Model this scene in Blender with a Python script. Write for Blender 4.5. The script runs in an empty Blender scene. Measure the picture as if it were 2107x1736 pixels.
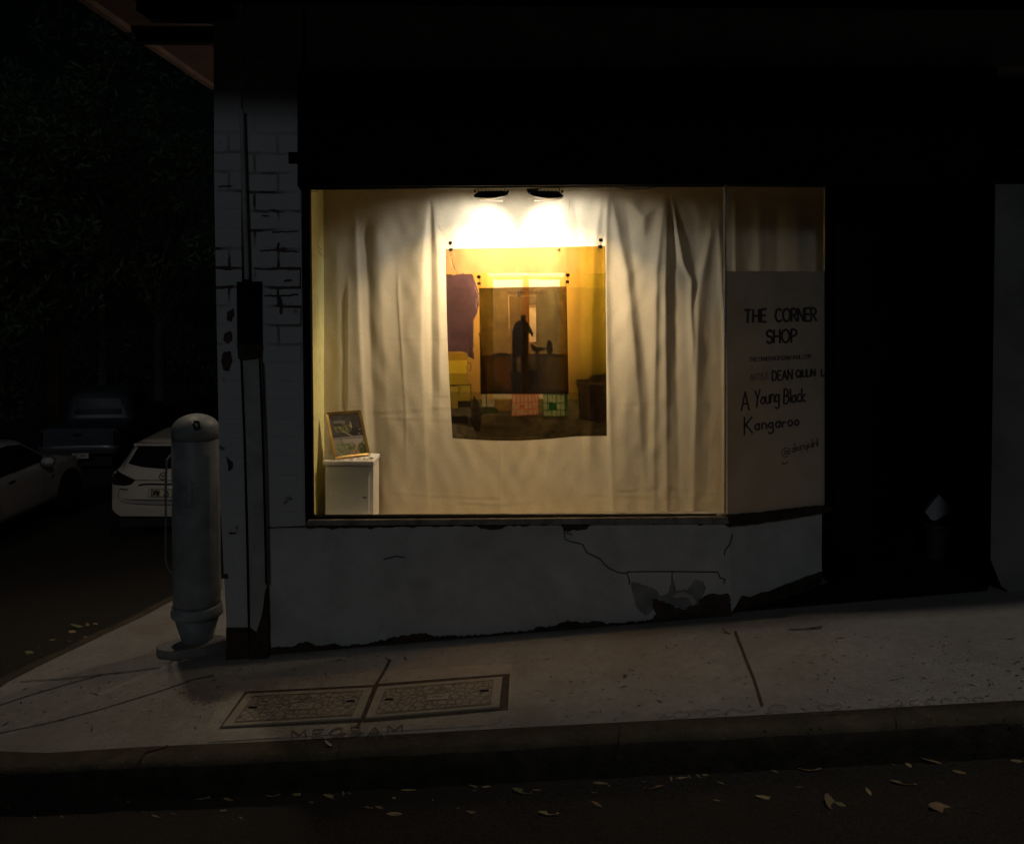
import bpy, bmesh, math, random
import numpy as np
from mathutils import Vector, Matrix
from mathutils.bvhtree import BVHTree
from mathutils.geometry import delaunay_2d_cdt
random.seed(7); rng = np.random.default_rng(7)
R = math.radians
scene = bpy.context.scene
C = scene.collection

# ------------------------------------------------------------------ camera
W, H, F = 2107.0, 1736.0, 1750.0          # working pixel frame of the photograph
CAM = Vector((0, -4.4, 1.86)); PITCH = R(2.3); ROLL = R(0.43)
HOR = 600.0
cam_d = bpy.data.cameras.new('camera'); cam = bpy.data.objects.new('camera', cam_d); C.objects.link(cam)
cam.location = CAM
cam.matrix_world = Matrix.Translation(CAM) @ Matrix.Rotation(math.pi/2-PITCH, 4, 'X') @ Matrix.Rotation(ROLL, 4, 'Z')
cam_d.sensor_width = 36; cam_d.lens = 36*F/W
VP = HOR+F*math.tan(PITCH)                 # principal point row
cam_d.shift_y = -(H/2-VP)/W
cam_d.clip_end = 500; cam_d.clip_start = 0.05
scene.camera = cam

# ------------------------------------------------------------------ world, moonlit street light, exposure
world = bpy.data.worlds.new('World'); scene.world = world; world.use_nodes = True
nt = world.node_tree; bg = nt.nodes['Background']; sky = nt.nodes.new('ShaderNodeTexSky')
sky.sky_type = 'NISHITA'; sky.sun_disc = False; sky.sun_elevation = R(34); sky.sun_rotation = R(158)
nt.links.new(sky.outputs[0], bg.inputs[0]); bg.inputs[1].default_value = 0.00010
sd = bpy.data.lights.new('sun', 'SUN'); sd.energy = 0.080; sd.angle = R(9); sd.color = (0.80, 0.90, 1.0)
sun = bpy.data.objects.new('sun', sd); C.objects.link(sun)
sun.rotation_euler = Vector((-0.06, -1.0, 0.46)).to_track_quat('Z', 'Y').to_euler()
scene.view_settings.view_transform = 'Standard'; scene.view_settings.look = 'None'
scene.view_settings.exposure = 0; scene.view_settings.gamma = 1
scene.cycles.max_bounces = 8; scene.cycles.transparent_max_bounces = 24
scene.cycles.sample_clamp_indirect = 3

LAMP = Vector((2.3, -2.55, 7.4))
ld = bpy.data.lights.new('street lamp light', 'SPOT'); ld.energy = 185; ld.spot_size = R(70); ld.spot_blend = 1.0; ld.shadow_soft_size = 0.10; ld.color = (1, .91, .80)
lo_ = bpy.data.objects.new('street_lamp_light', ld); C.objects.link(lo_); lo_.location = LAMP-Vector((0, 0, .1)); lo_.rotation_euler = (Vector((2.5, -1.4, 0))-LAMP).to_track_quat('-Z', 'Y').to_euler()

# ------------------------------------------------------------------ rays through the lens (used to measure the place)
M3 = cam.matrix_world.to_3x3()
def ray(u, v): return M3 @ Vector(((u-W/2)/F, -(v-VP)/F, -1.0))
def P(u, v, y):
    d = ray(u, v); return CAM + d*((y-CAM.y)/d.y)
def PZ(u, v, z):
    d = ray(u, v); return CAM + d*((z-CAM.z)/d.z)
def PL(u, v, p0, n):
    d = ray(u, v); return CAM + d*((p0-CAM).dot(n)/d.dot(n))
def sm(a, b, x):
    t = min(1, max(0, (x-a)/(b-a))); return t*t*(3-2*t)
def fall(y):
    if y <= 0: return 0.03*y
    return -(0.12*min(y, 2)+0.185*max(0, min(y, 8)-2)) - 0.02*max(0, y-8)
GA, GB = P(555, 1345, 0), P(1505, 1265, 0); GS = (GB.z-GA.z)/(GB.x-GA.x)
def ground(x, y):
    zz = GA.z+GS*(max(-14, min(14, x))-GA.x)
    w = 1-sm(-1.5, -0.9, x)
    if y <= 0: return zz+0.03*max(y, -1.2)
    return zz + fall(y)*w
def G(u, v, off=0.0):
    d = ray(u, v); lo, hi = 0.5, 60.0
    t = 0.5; prev = t
    while t < 60:
        p = CAM+d*t
        if p.z < ground(p.x, p.y)+off: break
        prev = t; t += 0.1
    lo, hi = prev, t
    for _ in range(24):
        m = (lo+hi)/2; p = CAM+d*m
        if p.z < ground(p.x, p.y)+off: hi = m
        else: lo = m
    return CAM+d*hi

# ------------------------------------------------------------------ materials
MATS = {}
def mat(name, col, rough=0.8, var=0.15, scale=8.0, bump=0.0, bscale=60.0, metal=0.0, spec=0.4, stain=None, sscale=2.0, samt=0.4, coat=0.0):
    if name in MATS: return MATS[name]
    m = bpy.data.materials.new(name); m.use_nodes = True; t = m.node_tree; N = t.nodes; L = t.links
    b = N['Principled BSDF']; b.inputs['Roughness'].default_value = rough; b.inputs['Metallic'].default_value = metal
    b.inputs['Specular IOR Level'].default_value = spec; b.inputs['Coat Weight'].default_value = coat
    tc = N.new('ShaderNodeTexCoord'); n = N.new('ShaderNodeTexNoise'); n.inputs['Scale'].default_value = scale; n.inputs['Detail'].default_value = 6
    L.new(tc.outputs['Object'], n.inputs['Vector'])
    r = N.new('ShaderNodeValToRGB'); r.color_ramp.elements[0].position = 0.3; r.color_ramp.elements[1].position = 0.7
    c = np.array(col); a = np.clip(c*(1-var), 0, 1); d = np.clip(c*(1+var), 0, 1)
    r.color_ramp.elements[0].color = (*a, 1); r.color_ramp.elements[1].color = (*d, 1)
    L.new(n.outputs[0], r.inputs[0]); out = r.outputs[0]
    if stain is not None:
        n2 = N.new('ShaderNodeTexNoise'); n2.inputs['Scale'].default_value = sscale; n2.inputs['Detail'].default_value = 8; n2.inputs['Roughness'].default_value = 0.65
        L.new(tc.outputs['Object'], n2.inputs['Vector'])
        r2 = N.new('ShaderNodeValToRGB'); r2.color_ramp.elements[0].position = 0.46; r2.color_ramp.elements[1].position = 0.68
        r2.color_ramp.elements[0].color = (0, 0, 0, 1); r2.color_ramp.elements[1].color = (samt,)*3+(1,)
        L.new(n2.outputs[0], r2.inputs[0])
        mx = N.new('ShaderNodeMixRGB'); L.new(r2.outputs[0], mx.inputs[0]); L.new(out, mx.inputs[1]); mx.inputs[2].default_value = (*stain, 1); out = mx.outputs[0]
    L.new(out, b.inputs['Base Color'])
    if bump:
        n3 = N.new('ShaderNodeTexNoise'); n3.inputs['Scale'].default_value = bscale; n3.inputs['Detail'].default_value = 5
        L.new(tc.outputs['Object'], n3.inputs['Vector']); bp = N.new('ShaderNodeBump'); bp.inputs['Strength'].default_value = bump; bp.inputs['Distance'].default_value = 0.01
        L.new(n3.outputs[0], bp.inputs['Height']); L.new(bp.outputs[0], b.inputs['Normal'])
    MATS[name] = m; return m
def emis(name, col, s):
    m = bpy.data.materials.new(name); m.use_nodes = True; b = m.node_tree.nodes['Principled BSDF']
    b.inputs['Base Color'].default_value = (*col, 1); b.inputs['Emission Color'].default_value = (*col, 1); b.inputs['Emission Strength'].default_value = s
    return m

def brick_mat():
    # white painted brickwork: paint worn through along some of the joints
    m = bpy.data.materials.new('painted brick'); m.use_nodes = True; t = m.node_tree; N = t.nodes; L = t.links; b = N['Principled BSDF']
    b.inputs['Roughness'].default_value = 0.7
    tc = N.new('ShaderNodeTexCoord'); mp = N.new('ShaderNodeMapping'); mp.inputs['Rotation'].default_value = (R(90), 0, 0)
    L.new(tc.outputs['Object'], mp.inputs['Vector'])
    nz = N.new('ShaderNodeTexNoise'); nz.inputs['Scale'].default_value = 14; nz.inputs['Detail'].default_value = 4
    L.new(mp.outputs[0], nz.inputs['Vector'])
    va = N.new('ShaderNodeVectorMath'); va.operation = 'MULTIPLY_ADD'; L.new(nz.outputs['Color'], va.inputs[0]); va.inputs[1].default_value = (0.02,)*3; L.new(mp.outputs[0], va.inputs[2])
    br = N.new('ShaderNodeTexBrick'); br.inputs['Scale'].default_value = 1.0
    br.inputs['Brick Width'].default_value = 0.24; br.inputs['Row Height'].default_value = 0.098; br.inputs['Mortar Size'].default_value = 0.009
    br.inputs['Mortar Smooth'].default_value = 0.4
    br.inputs['Color1'].default_value = (0, 0, 0, 1); br.inputs['Color2'].default_value = (0, 0, 0, 1); br.inputs['Mortar'].default_value = (1, 1, 1, 1)
    L.new(va.outputs[0], br.inputs['Vector'])
    n2 = N.new('ShaderNodeTexNoise'); n2.inputs['Scale'].default_value = 3.2; n2.inputs['Detail'].default_value = 6; L.new(mp.outputs[0], n2.inputs['Vector'])
    r2 = N.new('ShaderNodeValToRGB'); r2.color_ramp.elements[0].position = 0.43; r2.color_ramp.elements[1].position = 0.54; L.new(n2.outputs[0], r2.inputs[0])
    mul = N.new('ShaderNodeMath'); mul.operation = 'MULTIPLY'; L.new(br.outputs['Color'], mul.inputs[0]); L.new(r2.outputs[0], mul.inputs[1])
    # only the stretch of wall beside the window head is worn
    sp = N.new('ShaderNodeSeparateXYZ'); L.new(tc.outputs['Object'], sp.inputs[0])
    mr = N.new('ShaderNodeMapRange'); mr.inputs[1].default_value = 1.45; mr.inputs[2].default_value = 1.75; L.new(sp.outputs[2], mr.inputs[0])
    mr2 = N.new('ShaderNodeMapRange'); mr2.inputs[1].default_value = 2.75; mr2.inputs[2].default_value = 2.35; L.new(sp.outputs[2], mr2.inputs[0])
    m3 = N.new('ShaderNodeMath'); m3.operation = 'MULTIPLY'; L.new(mr.outputs[0], m3.inputs[0]); L.new(mr2.outputs[0], m3.inputs[1])
    m4 = N.new('ShaderNodeMath'); m4.operation = 'MULTIPLY'; L.new(mul.outputs[0], m4.inputs[0]); L.new(m3.outputs[0], m4.inputs[1])
    n5 = N.new('ShaderNodeTexNoise'); n5.inputs['Scale'].default_value = 9; n5.inputs['Detail'].default_value = 8; L.new(tc.outputs['Object'], n5.inputs['Vector'])
    r5 = N.new('ShaderNodeValToRGB'); r5.color_ramp.elements[0].position = 0.66; r5.color_ramp.elements[1].position = 0.72; L.new(n5.outputs[0], r5.inputs[0])
    mx5 = N.new('ShaderNodeMath'); mx5.operation = 'MAXIMUM'; L.new(m4.outputs[0], mx5.inputs[0]); L.new(r5.outputs[0], mx5.inputs[1])
    mx = N.new('ShaderNodeMixRGB'); L.new(mx5.outputs[0], mx.inputs[0]); mx.inputs[1].default_value = (0.52, 0.51, 0.50, 1); mx.inputs[2].default_value = (0.07, 0.04, 0.025, 1)
    L.new(mx.outputs[0], b.inputs['Base Color'])
    inv = N.new('ShaderNodeMath'); inv.operation = 'SUBTRACT'; inv.inputs[0].default_value = 1; L.new(br.outputs['Color'], inv.inputs[1])
    bp = N.new('ShaderNodeBump'); bp.inputs['Strength'].default_value = 0.4; bp.inputs['Distance'].default_value = 0.006; L.new(inv.outputs[0], bp.inputs['Height']); L.new(bp.outputs[0], b.inputs['Normal'])
    return m
M_BRICK = brick_mat()
M_RENDER = mat('white painted render', (0.58, 0.56, 0.54), 0.75, 0.08, 6, 0.5, 40, stain=(0.27, 0.245, 0.22), sscale=3.4, samt=0.4)
M_TRIM = mat('painted timber trim', (0.42, 0.41, 0.39), 0.6, 0.1, 12, 0.2, 30, stain=(0.1, 0.06, 0.04), sscale=7, samt=0.3)
M_ROT = mat('rotten timber', (0.05, 0.035, 0.022), 0.9, 0.5, 18, 0.8, 50)
M_BARE = mat('bare brick behind fallen plaster', (0.075, 0.045, 0.035), 0.95, 0.45, 10, 0.9, 40)
M_PATCH = mat('grey undercoat plaster', (0.27, 0.26, 0.25), 0.9, 0.25, 12, 0.6, 60)
M_PALE = mat('old cream plaster', (0.47, 0.44, 0.40), 0.85, 0.12, 12, 0.5, 60)
M_BLACKP = mat('black painted fascia', (0.007, 0.0055, 0.0045), 0.7, 0.3, 5, 0.1, 30, spec=0.06)
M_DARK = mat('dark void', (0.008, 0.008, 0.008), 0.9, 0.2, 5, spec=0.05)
M_SILL = mat('stone sill', (0.30, 0.27, 0.22), 0.7, 0.25, 14, 0.4, 50, stain=(0.08, 0.06, 0.05), sscale=9, samt=0.8)
M_YEL = mat('yellow painted plaster', (0.88, 0.82, 0.36), 0.7, 0.06, 5, 0.3, 30, stain=(0.35, 0.3, 0.2), sscale=16, samt=0.25)
M_CREAM = mat('varnished timber lining', (0.50, 0.43, 0.29), 0.8, 0.05, 5)
M_UNDER = mat('rust red awning underside', (0.035, 0.018, 0.013), 0.8, 0.3, 5, 0.3, 20)
M_PAVE = mat('concrete footpath', (0.35, 0.335, 0.315), 0.9, 0.09, 26, 0.8, 160, stain=(0.22, 0.18, 0.145), sscale=2.2, samt=0.5)
M_PAVE2 = mat('newer concrete surround', (0.37, 0.345, 0.305), 0.9, 0.1, 18, 0.5, 160, stain=(0.24, 0.19, 0.14), sscale=4, samt=0.4)
M_KERB = mat('sandstone kerb', (0.08, 0.066, 0.045), 0.95, 0.35, 9, 0.8, 60, stain=(0.06, 0.055, 0.035), sscale=3, samt=0.8)
M_ROAD = mat('asphalt', (0.040, 0.033, 0.027), 0.9, 0.5, 90, 0.9, 140, stain=(0.03, 0.025, 0.02), sscale=1.4, samt=0.6)
M_COVER = mat('concrete pit cover', (0.34, 0.30, 0.25), 0.85, 0.1, 25, 0.4, 120)
M_GROOVE = mat('dirt filled groove', (0.07, 0.052, 0.04), 0.95, 0.3, 40)
M_SCR = mat('shallow scratch in concrete', (0.15, 0.125, 0.105), 0.95, 0.3, 40)
M_SINK = mat('faded sign paint', (0.09, 0.07, 0.06), 0.6, 0.3, 20)
M_INK = mat('black sign paint', (0.012, 0.01, 0.012), 0.6, 0.2, 20)
M_SIGN = mat('white sign board', (0.74, 0.68, 0.60), 0.6, 0.05, 3, stain=(0.45, 0.38, 0.28), sscale=2.5, samt=0.5)
M_BLACKM = mat('black metal', (0.02, 0.018, 0.016), 0.45, 0.3, 30, metal=0.3)
M_STEEL = mat('galvanised steel', (0.35, 0.35, 0.36), 0.45, 0.2, 20, metal=0.8)
M_CLIP = mat('black binder clip', (0.02, 0.02, 0.022), 0.3, 0.1, 20, spec=0.6)
M_PILLAR = mat('weathered grey paint', (0.27, 0.285, 0.28), 0.5, 0.22, 9, 0.15, 40, stain=(0.12, 0.12, 0.11), sscale=4, samt=0.6)
M_CABW = mat('white laminate', (0.74, 0.71, 0.66), 0.5, 0.04, 8, stain=(0.5, 0.45, 0.38), sscale=12, samt=0.3)
M_CABF = mat('dull silver door', (0.74, 0.71, 0.60), 0.4, 0.08, 4, stain=(0.55, 0.53, 0.45), sscale=30, samt=0.2)
M_GOLD = mat('gilt frame', (0.27, 0.165, 0.04), 0.4, 0.25, 18, metal=0.5)
M_LINE = mat('nylon line', (0.75, 0.72, 0.65), 0.3, 0.05, 10)
M_PAPER = mat('white paper', (0.42, 0.43, 0.42), 0.8, 0.08, 12)
M_LEAF = mat('dry leaf', (0.38, 0.30, 0.15), 0.8, 0.35, 9)
M_LEAF2 = mat('dry brown leaf', (0.30, 0.20, 0.12), 0.8, 0.35, 9)
M_LEAFG = mat('fading green leaf', (0.20, 0.21, 0.10), 0.8, 0.35, 9)
M_TLEAF = mat('gum foliage', (0.05, 0.09, 0.04), 0.6, 0.4, 1.2)
M_BARK = mat('bark', (0.10, 0.08, 0.06), 0.95, 0.3, 6, 0.8, 20)
M_RUB = mat('tyre rubber', (0.02, 0.02, 0.02), 0.85, 0.2, 20)
M_RIM = mat('alloy rim', (0.45, 0.45, 0.46), 0.3, 0.1, 8, metal=0.9)
M_CGLASS = mat('dark car glass', (0.01, 0.011, 0.012), 0.3, 0.1, 3, spec=0.15)
M_LENS = mat('dark red lamp lens', (0.025, 0.004, 0.003), 0.12, 0.3, 12, spec=0.6)
M_CHROME = mat('chrome', (0.6, 0.6, 0.6), 0.15, 0.05, 5, metal=1.0)
M_TRIMB = mat('black plastic trim', (0.018, 0.018, 0.018), 0.6, 0.1, 10)
M_CARW = mat('pearl white car paint', (0.62, 0.57, 0.50), 0.3, 0.02, 2, coat=0.6)
M_CARS = mat('silver white car paint', (0.45, 0.45, 0.50), 0.3, 0.03, 2, coat=0.6)
M_CARG = mat('grey blue car paint', (0.07, 0.08, 0.10), 0.3, 0.03, 2, coat=0.6)
M_CARB = mat('black car paint', (0.03, 0.03, 0.035), 0.25, 0.03, 2, coat=0.6)
M_PLATE = mat('white number plate', (0.62, 0.58, 0.45), 0.4, 0.03, 5)

def glass_mat(name, tint=(1, 1, 1), refl=0.05):
    m = bpy.data.materials.new(name); m.use_nodes = True; t = m.node_tree; N = t.nodes; L = t.links; N.remove(N['Principled BSDF'])
    tr = N.new('ShaderNodeBsdfTransparent'); tr.inputs[0].default_value = (*tint, 1)
    gl = N.new('ShaderNodeBsdfGlossy'); gl.inputs['Roughness'].default_value = 0.02
    fr = N.new('ShaderNodeFresnel'); ge = N.new('ShaderNodeNewGeometry'); ma = N.new('ShaderNodeMath'); ma.operation = 'MULTIPLY_ADD'; L.new(ge.outputs['Backfacing'], ma.inputs[0]); ma.inputs[1].default_value = 1/1.45-1.45; ma.inputs[2].default_value = 1.45; L.new(ma.outputs[0], fr.inputs[0])
    mul = N.new('ShaderNodeMath'); mul.operation = 'MULTIPLY'; mul.inputs[1].default_value = 1.2; L.new(fr.outputs[0], mul.inputs[0])
    mx = N.new('ShaderNodeMixShader'); L.new(mul.outputs[0], mx.inputs[0]); L.new(tr.outputs[0], mx.inputs[1]); L.new(gl.outputs[0], mx.inputs[2])
    L.new(mx.outputs[0], N['Material Output'].inputs[0]); return m
M_GLASS = glass_mat('window glass')

def make_translucent(m, k, col):
    t = m.node_tree; N = t.nodes; L = t.links; b = N['Principled BSDF']; tl = N.new('ShaderNodeBsdfTranslucent'); tl.inputs[0].default_value = (*col, 1); mx = N.new('ShaderNodeMixShader'); mx.inputs[0].default_value = k
    L.new(b.outputs[0], mx.inputs[1]); L.new(tl.outputs[0], mx.inputs[2]); L.new(mx.outputs[0], N['Material Output'].inputs[0])
make_translucent(M_SIGN, .36, (.56, .48, .34))

# ------------------------------------------------------------------ object helpers
def thing(name, label, cat, loc=(0, 0, 0), group=None, rz=0):
    o = bpy.data.objects.new(name, None); C.objects.link(o); o.location = loc; o.rotation_euler = (0, 0, rz)
    o.empty_display_size = 0.1; o['label'] = label; o['category'] = cat
    if group: o['group'] = group
    return o
def origin(o):
    v = Vector((0, 0, 0))
    while o: v = v+o.location; o = o.parent
    return v
def obj(name, bm, m, parent=None, local=False, smooth=False, label=None):
    me = bpy.data.meshes.new(name)
    if isinstance(bm, tuple):
        me.from_pydata([tuple(v) for v in bm[0]], [], [tuple(f) for f in bm[1]])
    else:
        bm.to_mesh(me); bm.free()
    o = bpy.data.objects.new(name, me); C.objects.link(o)
    for mm in (m if isinstance(m, (list, tuple)) else [m]): me.materials.append(mm)
    if parent:
        o.parent = parent
        if not local:
            s = origin(parent); me.transform(Matrix.Translation(-s))
    if smooth: me.polygons.foreach_set('use_smooth', [True]*len(me.polygons))
    if label: o['label'] = label
    me.update(); return o
def struct(name, bm, m, kind='structure', **k):
    o = obj(name, bm, m, **k); o['kind'] = kind; return o
def tag(o, label, cat, group=None):
    o['label'] = label; o['category'] = cat
    if group: o['group'] = group
    return o
def box(bm, a, b, bevel=0.0):
    a, b = Vector(a), Vector(b); c = (a+b)/2; s = b-a
    r = bmesh.ops.create_cube(bm, size=1, matrix=Matrix.Translation(c) @ Matrix.Diagonal((abs(s.x), abs(s.y), abs(s.z), 1)))
    if bevel:
        es = list({e for v in r['verts'] for e in v.link_edges})
        bmesh.ops.bevel(bm, geom=es, offset=bevel, segments=2, affect='EDGES')
    return bm
def nb(): return bmesh.new()
def bx(a, b, bevel=0.0): return box(nb(), a, b, bevel)
def prism(bm, pts, dvec):
    """closed solid: the polygon pts (3D) and its copy moved by dvec"""
    dvec = Vector(dvec); n = len(pts)
    f = [bm.verts.new(p) for p in pts]; b = [bm.verts.new(Vector(p)+dvec) for p in pts]
    bm.faces.new(f); bm.faces.new(b[::-1])
    for i in range(n):
        j = (i+1) % n; bm.faces.new((f[j], f[i], b[i], b[j]))
    bmesh.ops.recalc_face_normals(bm, faces=bm.faces[:]); return bm
def slab(poly, y, th, bm=None):
    """poly in photo pixels, standing on the plane y, th metres thick going back"""
    return prism(bm or nb(), [P(u, v, y) for u, v in poly], (0, th, 0))
def tube(bm, pts, r, seg=10, r2=None):
    pts = [Vector(p) for p in pts]; rings = []
    for i, p in enumerate(pts):
        t = (pts[min(i+1, len(pts)-1)]-pts[max(i-1, 0)]).normalized()
        a = t.cross(Vector((0, 0, 1)));
        if a.length < 1e-3: a = t.cross(Vector((0, 1, 0)))
        a.normalize(); b = t.cross(a); k = i/max(1, len(pts)-1); rr = r if r2 is None else r+(r2-r)*k
        rings.append([bm.verts.new(p+(a*math.cos(2*math.pi*j/seg)+b*math.sin(2*math.pi*j/seg))*rr) for j in range(seg)])
    for i in range(len(rings)-1):
        for j in range(seg):
            k = (j+1) % seg; bm.faces.new((rings[i][j], rings[i][k], rings[i+1][k], rings[i+1][j]))
    bm.faces.new(rings[0][::-1]); bm.faces.new(rings[-1]); return bm
def lathe(bm, prof, c, seg=40, axis='Z'):
    rings = []
    for r, z in prof:
        ring = []
        for j in range(seg):
            a = 2*math.pi*j/seg
            if axis == 'Z': q = Vector((r*math.cos(a), r*math.sin(a), z))
            else: q = Vector((z, r*math.cos(a), r*math.sin(a)))
            ring.append(bm.verts.new(Vector(c)+q))
        rings.append(ring)
    for i in range(len(rings)-1):
        for j in range(seg):
            k = (j+1) % seg; bm.faces.new((rings[i][j], rings[i][k], rings[i+1][k], rings[i+1][j]))
    bm.faces.new(rings[0][::-1]); bm.faces.new(rings[-1])
    bmesh.ops.recalc_face_normals(bm, faces=bm.faces[:]); return bm
def inside(poly, x, y):
    c = False; n = len(poly); j = n-1
    for i in range(n):
        xi, yi = poly[i]; xj, yj = poly[j]
        if (yi > y) != (yj > y) and x < (xj-xi)*(y-yi)/(yj-yi)+xi: c = not c
        j = i
    return c
def densify(poly, step):
    out = []
    for i in range(len(poly)):
        a = Vector(poly[i]); b = Vector(poly[(i+1) % len(poly)]); n = max(1, int((b-a).length/step))
        out += [a.lerp(b, k/n) for k in range(n)]
    return out
def fill2d(poly, step):
    ed = densify(poly, step); pts = [Vector((p.x, p.y)) for p in ed]; n = len(pts)
    xs = [p.x for p in pts]; ys = [p.y for p in pts]; pl = [(p.x, p.y) for p in pts]
    x = min(xs)+step/2
    while x < max(xs):
        y = min(ys)+step/2
        while y < max(ys):
            if inside(pl, x, y): pts.append(Vector((x, y)))
            y += step
        x += step
    v, e, f, *_ = delaunay_2d_cdt(pts, [(i, (i+1) % n) for i in range(n)], [], 1, 1e-6)
    return v, f
def jag(poly, step, amp, seed=1):
    rr = random.Random(seed); d = densify(poly, step)
    return [(p.x+rr.uniform(-amp, amp), p.y+rr.uniform(-amp, amp)) for p in d]

# strokes: painted or scratched lines, drawn as narrow quads on a surface
def strokes(lines, width, mp, seed=3, wob=0.0):
    """lines: polylines in a 2D frame, mp(u,v,k) -> 3D point, k = lift"""
    vs, fs = [], []; k = 0; rr = random.Random(seed)
    for ln in lines:
        ln = [(u+rr.uniform(-wob, wob), v+rr.uniform(-wob, wob)) for u, v in ln]
        for i in range(len(ln)-1):
            a, b = Vector(ln[i]), Vector(ln[i+1]); d = b-a
            if d.length < 1e-6: continue
            d.normalize(); n = Vector((-d.y, d.x))*width/2; e = d*width*0.35
            q = [a-e*0.4-n*0.8, a-e-n*0.0, a-e*0.4+n*0.8, a+n, b+n, b+e*0.4+n*0.8, b+e, b+e*0.4-n*0.8, b-n, a-n]
            s = len(vs); vs += [mp(p.x, p.y, k) for p in q]; fs.append(tuple(range(s, s+len(q)))); k = (k+1) % 12
    return vs, fs
def arc(cx, cy, rx, ry, a0, a1, n=10):
    return [(cx+rx*math.cos(R(a0+(a1-a0)*i/n)), cy+ry*math.sin(R(a0+(a1-a0)*i/n))) for i in range(n+1)]
GL = {
 'A': (.62, [[(0, 0), (.31, 1), (.62, 0)], [(.1, .36), (.52, .36)]]),
 'B': (.5, [[(0, 0), (0, 1)], [(0, 1)]+arc(.18, .76, .26, .24, 90, -90, 7)+[(0, .52)], [(0, .52)]+arc(.2, .26, .3, .26, 90, -90, 7)+[(0, 0)]]),
 'C': (.62, [arc(.36, .5, .36, .5, 50, 310, 12)]),
 'D': (.58, [[(0, 0), (0, 1)], [(0, 1)]+arc(.1, .5, .46, .5, 90, -90, 10)+[(0, 0)]]),
 'E': (.48, [[(.48, 1), (0, 1), (0, 0), (.48, 0)], [(0, .52), (.4, .52)]]),
 'G': (.66, [arc(.36, .5, .36, .5, 50, 340, 13)+[(.72, .46), (.44, .46)]]),
 'H': (.56, [[(0, 0), (0, 1)], [(.56, 0), (.56, 1)], [(0, .52), (.56, .52)]]),
 'I': (.06, [[(.03, 0), (.03, 1)]]),
 'K': (.52, [[(0, 0), (0, 1)], [(.5, .95), (0, .42)], [(.12, .55), (.55, 0)]]),
 'L': (.42, [[(0, 1), (0, 0), (.42, 0)]]),
 'M': (.7, [[(0, 0), (.04, 1), (.35, .3), (.66, 1), (.7, 0)]]),
 'N': (.58, [[(0, 0), (0, 1), (.58, 0), (.58, 1)]]),
 'O': (.74, [arc(.37, .5, .37, .5, 0, 360, 16)]),
 'P': (.48, [[(0, 0), (0, 1)], [(0, 1)]+arc(.2, .74, .28, .26, 90, -90, 8)+[(0, .48)]]),
 'Q': (.74, [arc(.37, .5, .37, .5, 0, 360, 16), [(.45, .25), (.74, -.05)]]),
 'R': (.52, [[(0, 0), (0, 1)], [(0, 1)]+arc(.2, .74, .28, .26, 90, -90, 8)+[(0, .48)], [(.2, .48), (.52, 0)]]),
 'S': (.5, [[(.47, .86)]+arc(.25, .75, .24, .25, 40, 250, 8)+arc(.25, .26, .25, .26, 80, -140, 8)+[(.01, .14)]]),
 'T': (.56, [[(0, 1), (.56, 1)], [(.28, 1), (.28, 0)]]),
 'U': (.56, [[(0, 1), (0, .3)]+arc(.28, .28, .28, .28, 180, 360, 8)+[(.56, 1)]]),
 'W': (.8, [[(0, 1), (.18, 0), (.4, .8), (.62, 0), (.8, 1)]]),
 'Y': (.56, [[(0, 1), (.28, .45), (.56, 1)], [(.28, .45), (.2, -.1)]]),
 'Z': (.5, [[(0, 1), (.5, 1), (0, 0), (.5, 0)]]),
 '0': (.5, [arc(.25, .5, .25, .5, 0, 360, 14)]),
 '2': (.5, [arc(.25, .74, .25, .26, 170, -30, 8)+[(0, 0), (.52, 0)]]),
 '6': (.5, [[(.42, .98), (.1, .55)]+arc(.25, .28, .25, .28, 160, -200, 12)]),
 '8': (.5, [arc(.25, .76, .2, .24, 0, 360, 12), arc(.25, .27, .25, .27, 0, 360, 12)]),
 '3': (.5, [arc(.22, .76, .24, .24, 150, -90, 8)+arc(.22, .26, .27, .26, 90, -150, 8)]),
 '@': (.9, [arc(.45, .4, .18, .2, 0, 360, 12), [(.63, .6), (.63, .25)]+arc(.45, .4, .42, .48, -20, 300, 16)]),
 '.': (.1, [[(.04, 0), (.06, .06)]]), ':': (.12, [[(.06, .1), (.06, .16)], [(.06, .5), (.06, .56)]]),
 'a': (.42, [arc(.2, .25, .2, .25, 0, 360, 10), [(.4, .52), (.4, 0)]]),
 'c': (.4, [arc(.22, .26, .22, .26, 50, 310, 9)]),
 'd': (.44, [arc(.2, .25, .2, .25, 0, 360, 10), [(.42, 1), (.42, 0)]]),
 'e': (.42, [[(0, .27), (.4, .29)]+arc(.2, .26, .2, .26, 10, 320, 10)]),
 'g': (.44, [arc(.2, .27, .2, .25, 0, 360, 10), [(.4, .52), (.42, -.25)]+arc(.2, -.27, .22, .2, 0, -160, 8)]),
 'i': (.1, [[(.05, 0), (.05, .5)], [(.05, .68), (.06, .72)]]),
 'k': (.4, [[(0, 0), (0, 1)], [(.36, .55), (0, .22), (.38, 0)]]),
 'l': (.1, [[(.04, 1), (.06, 0)]]),
 'n': (.4, [[(0, .52), (0, 0)], [(0, .35)]+arc(.2, .32, .2, .2, 160, 0, 6)+[(.4, 0)]]),
 'o': (.4, [arc(.2, .25, .2, .25, 0, 360, 12)]),
 'q': (.44, [arc(.2, .27, .2, .25, 0, 360, 10), [(.4, .52), (.42, -.4)]]),
 'r': (.3, [[(0, .52), (.02, 0)], [(.02, .34), (.14, .5), (.3, .5)]]),
 'u': (.42, [[(0, .52), (.02, .12), (.2, 0), (.38, .12), (.4, .52)], [(.4, .3), (.42, 0)]]),
 ' ': (.4, [])}
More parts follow.
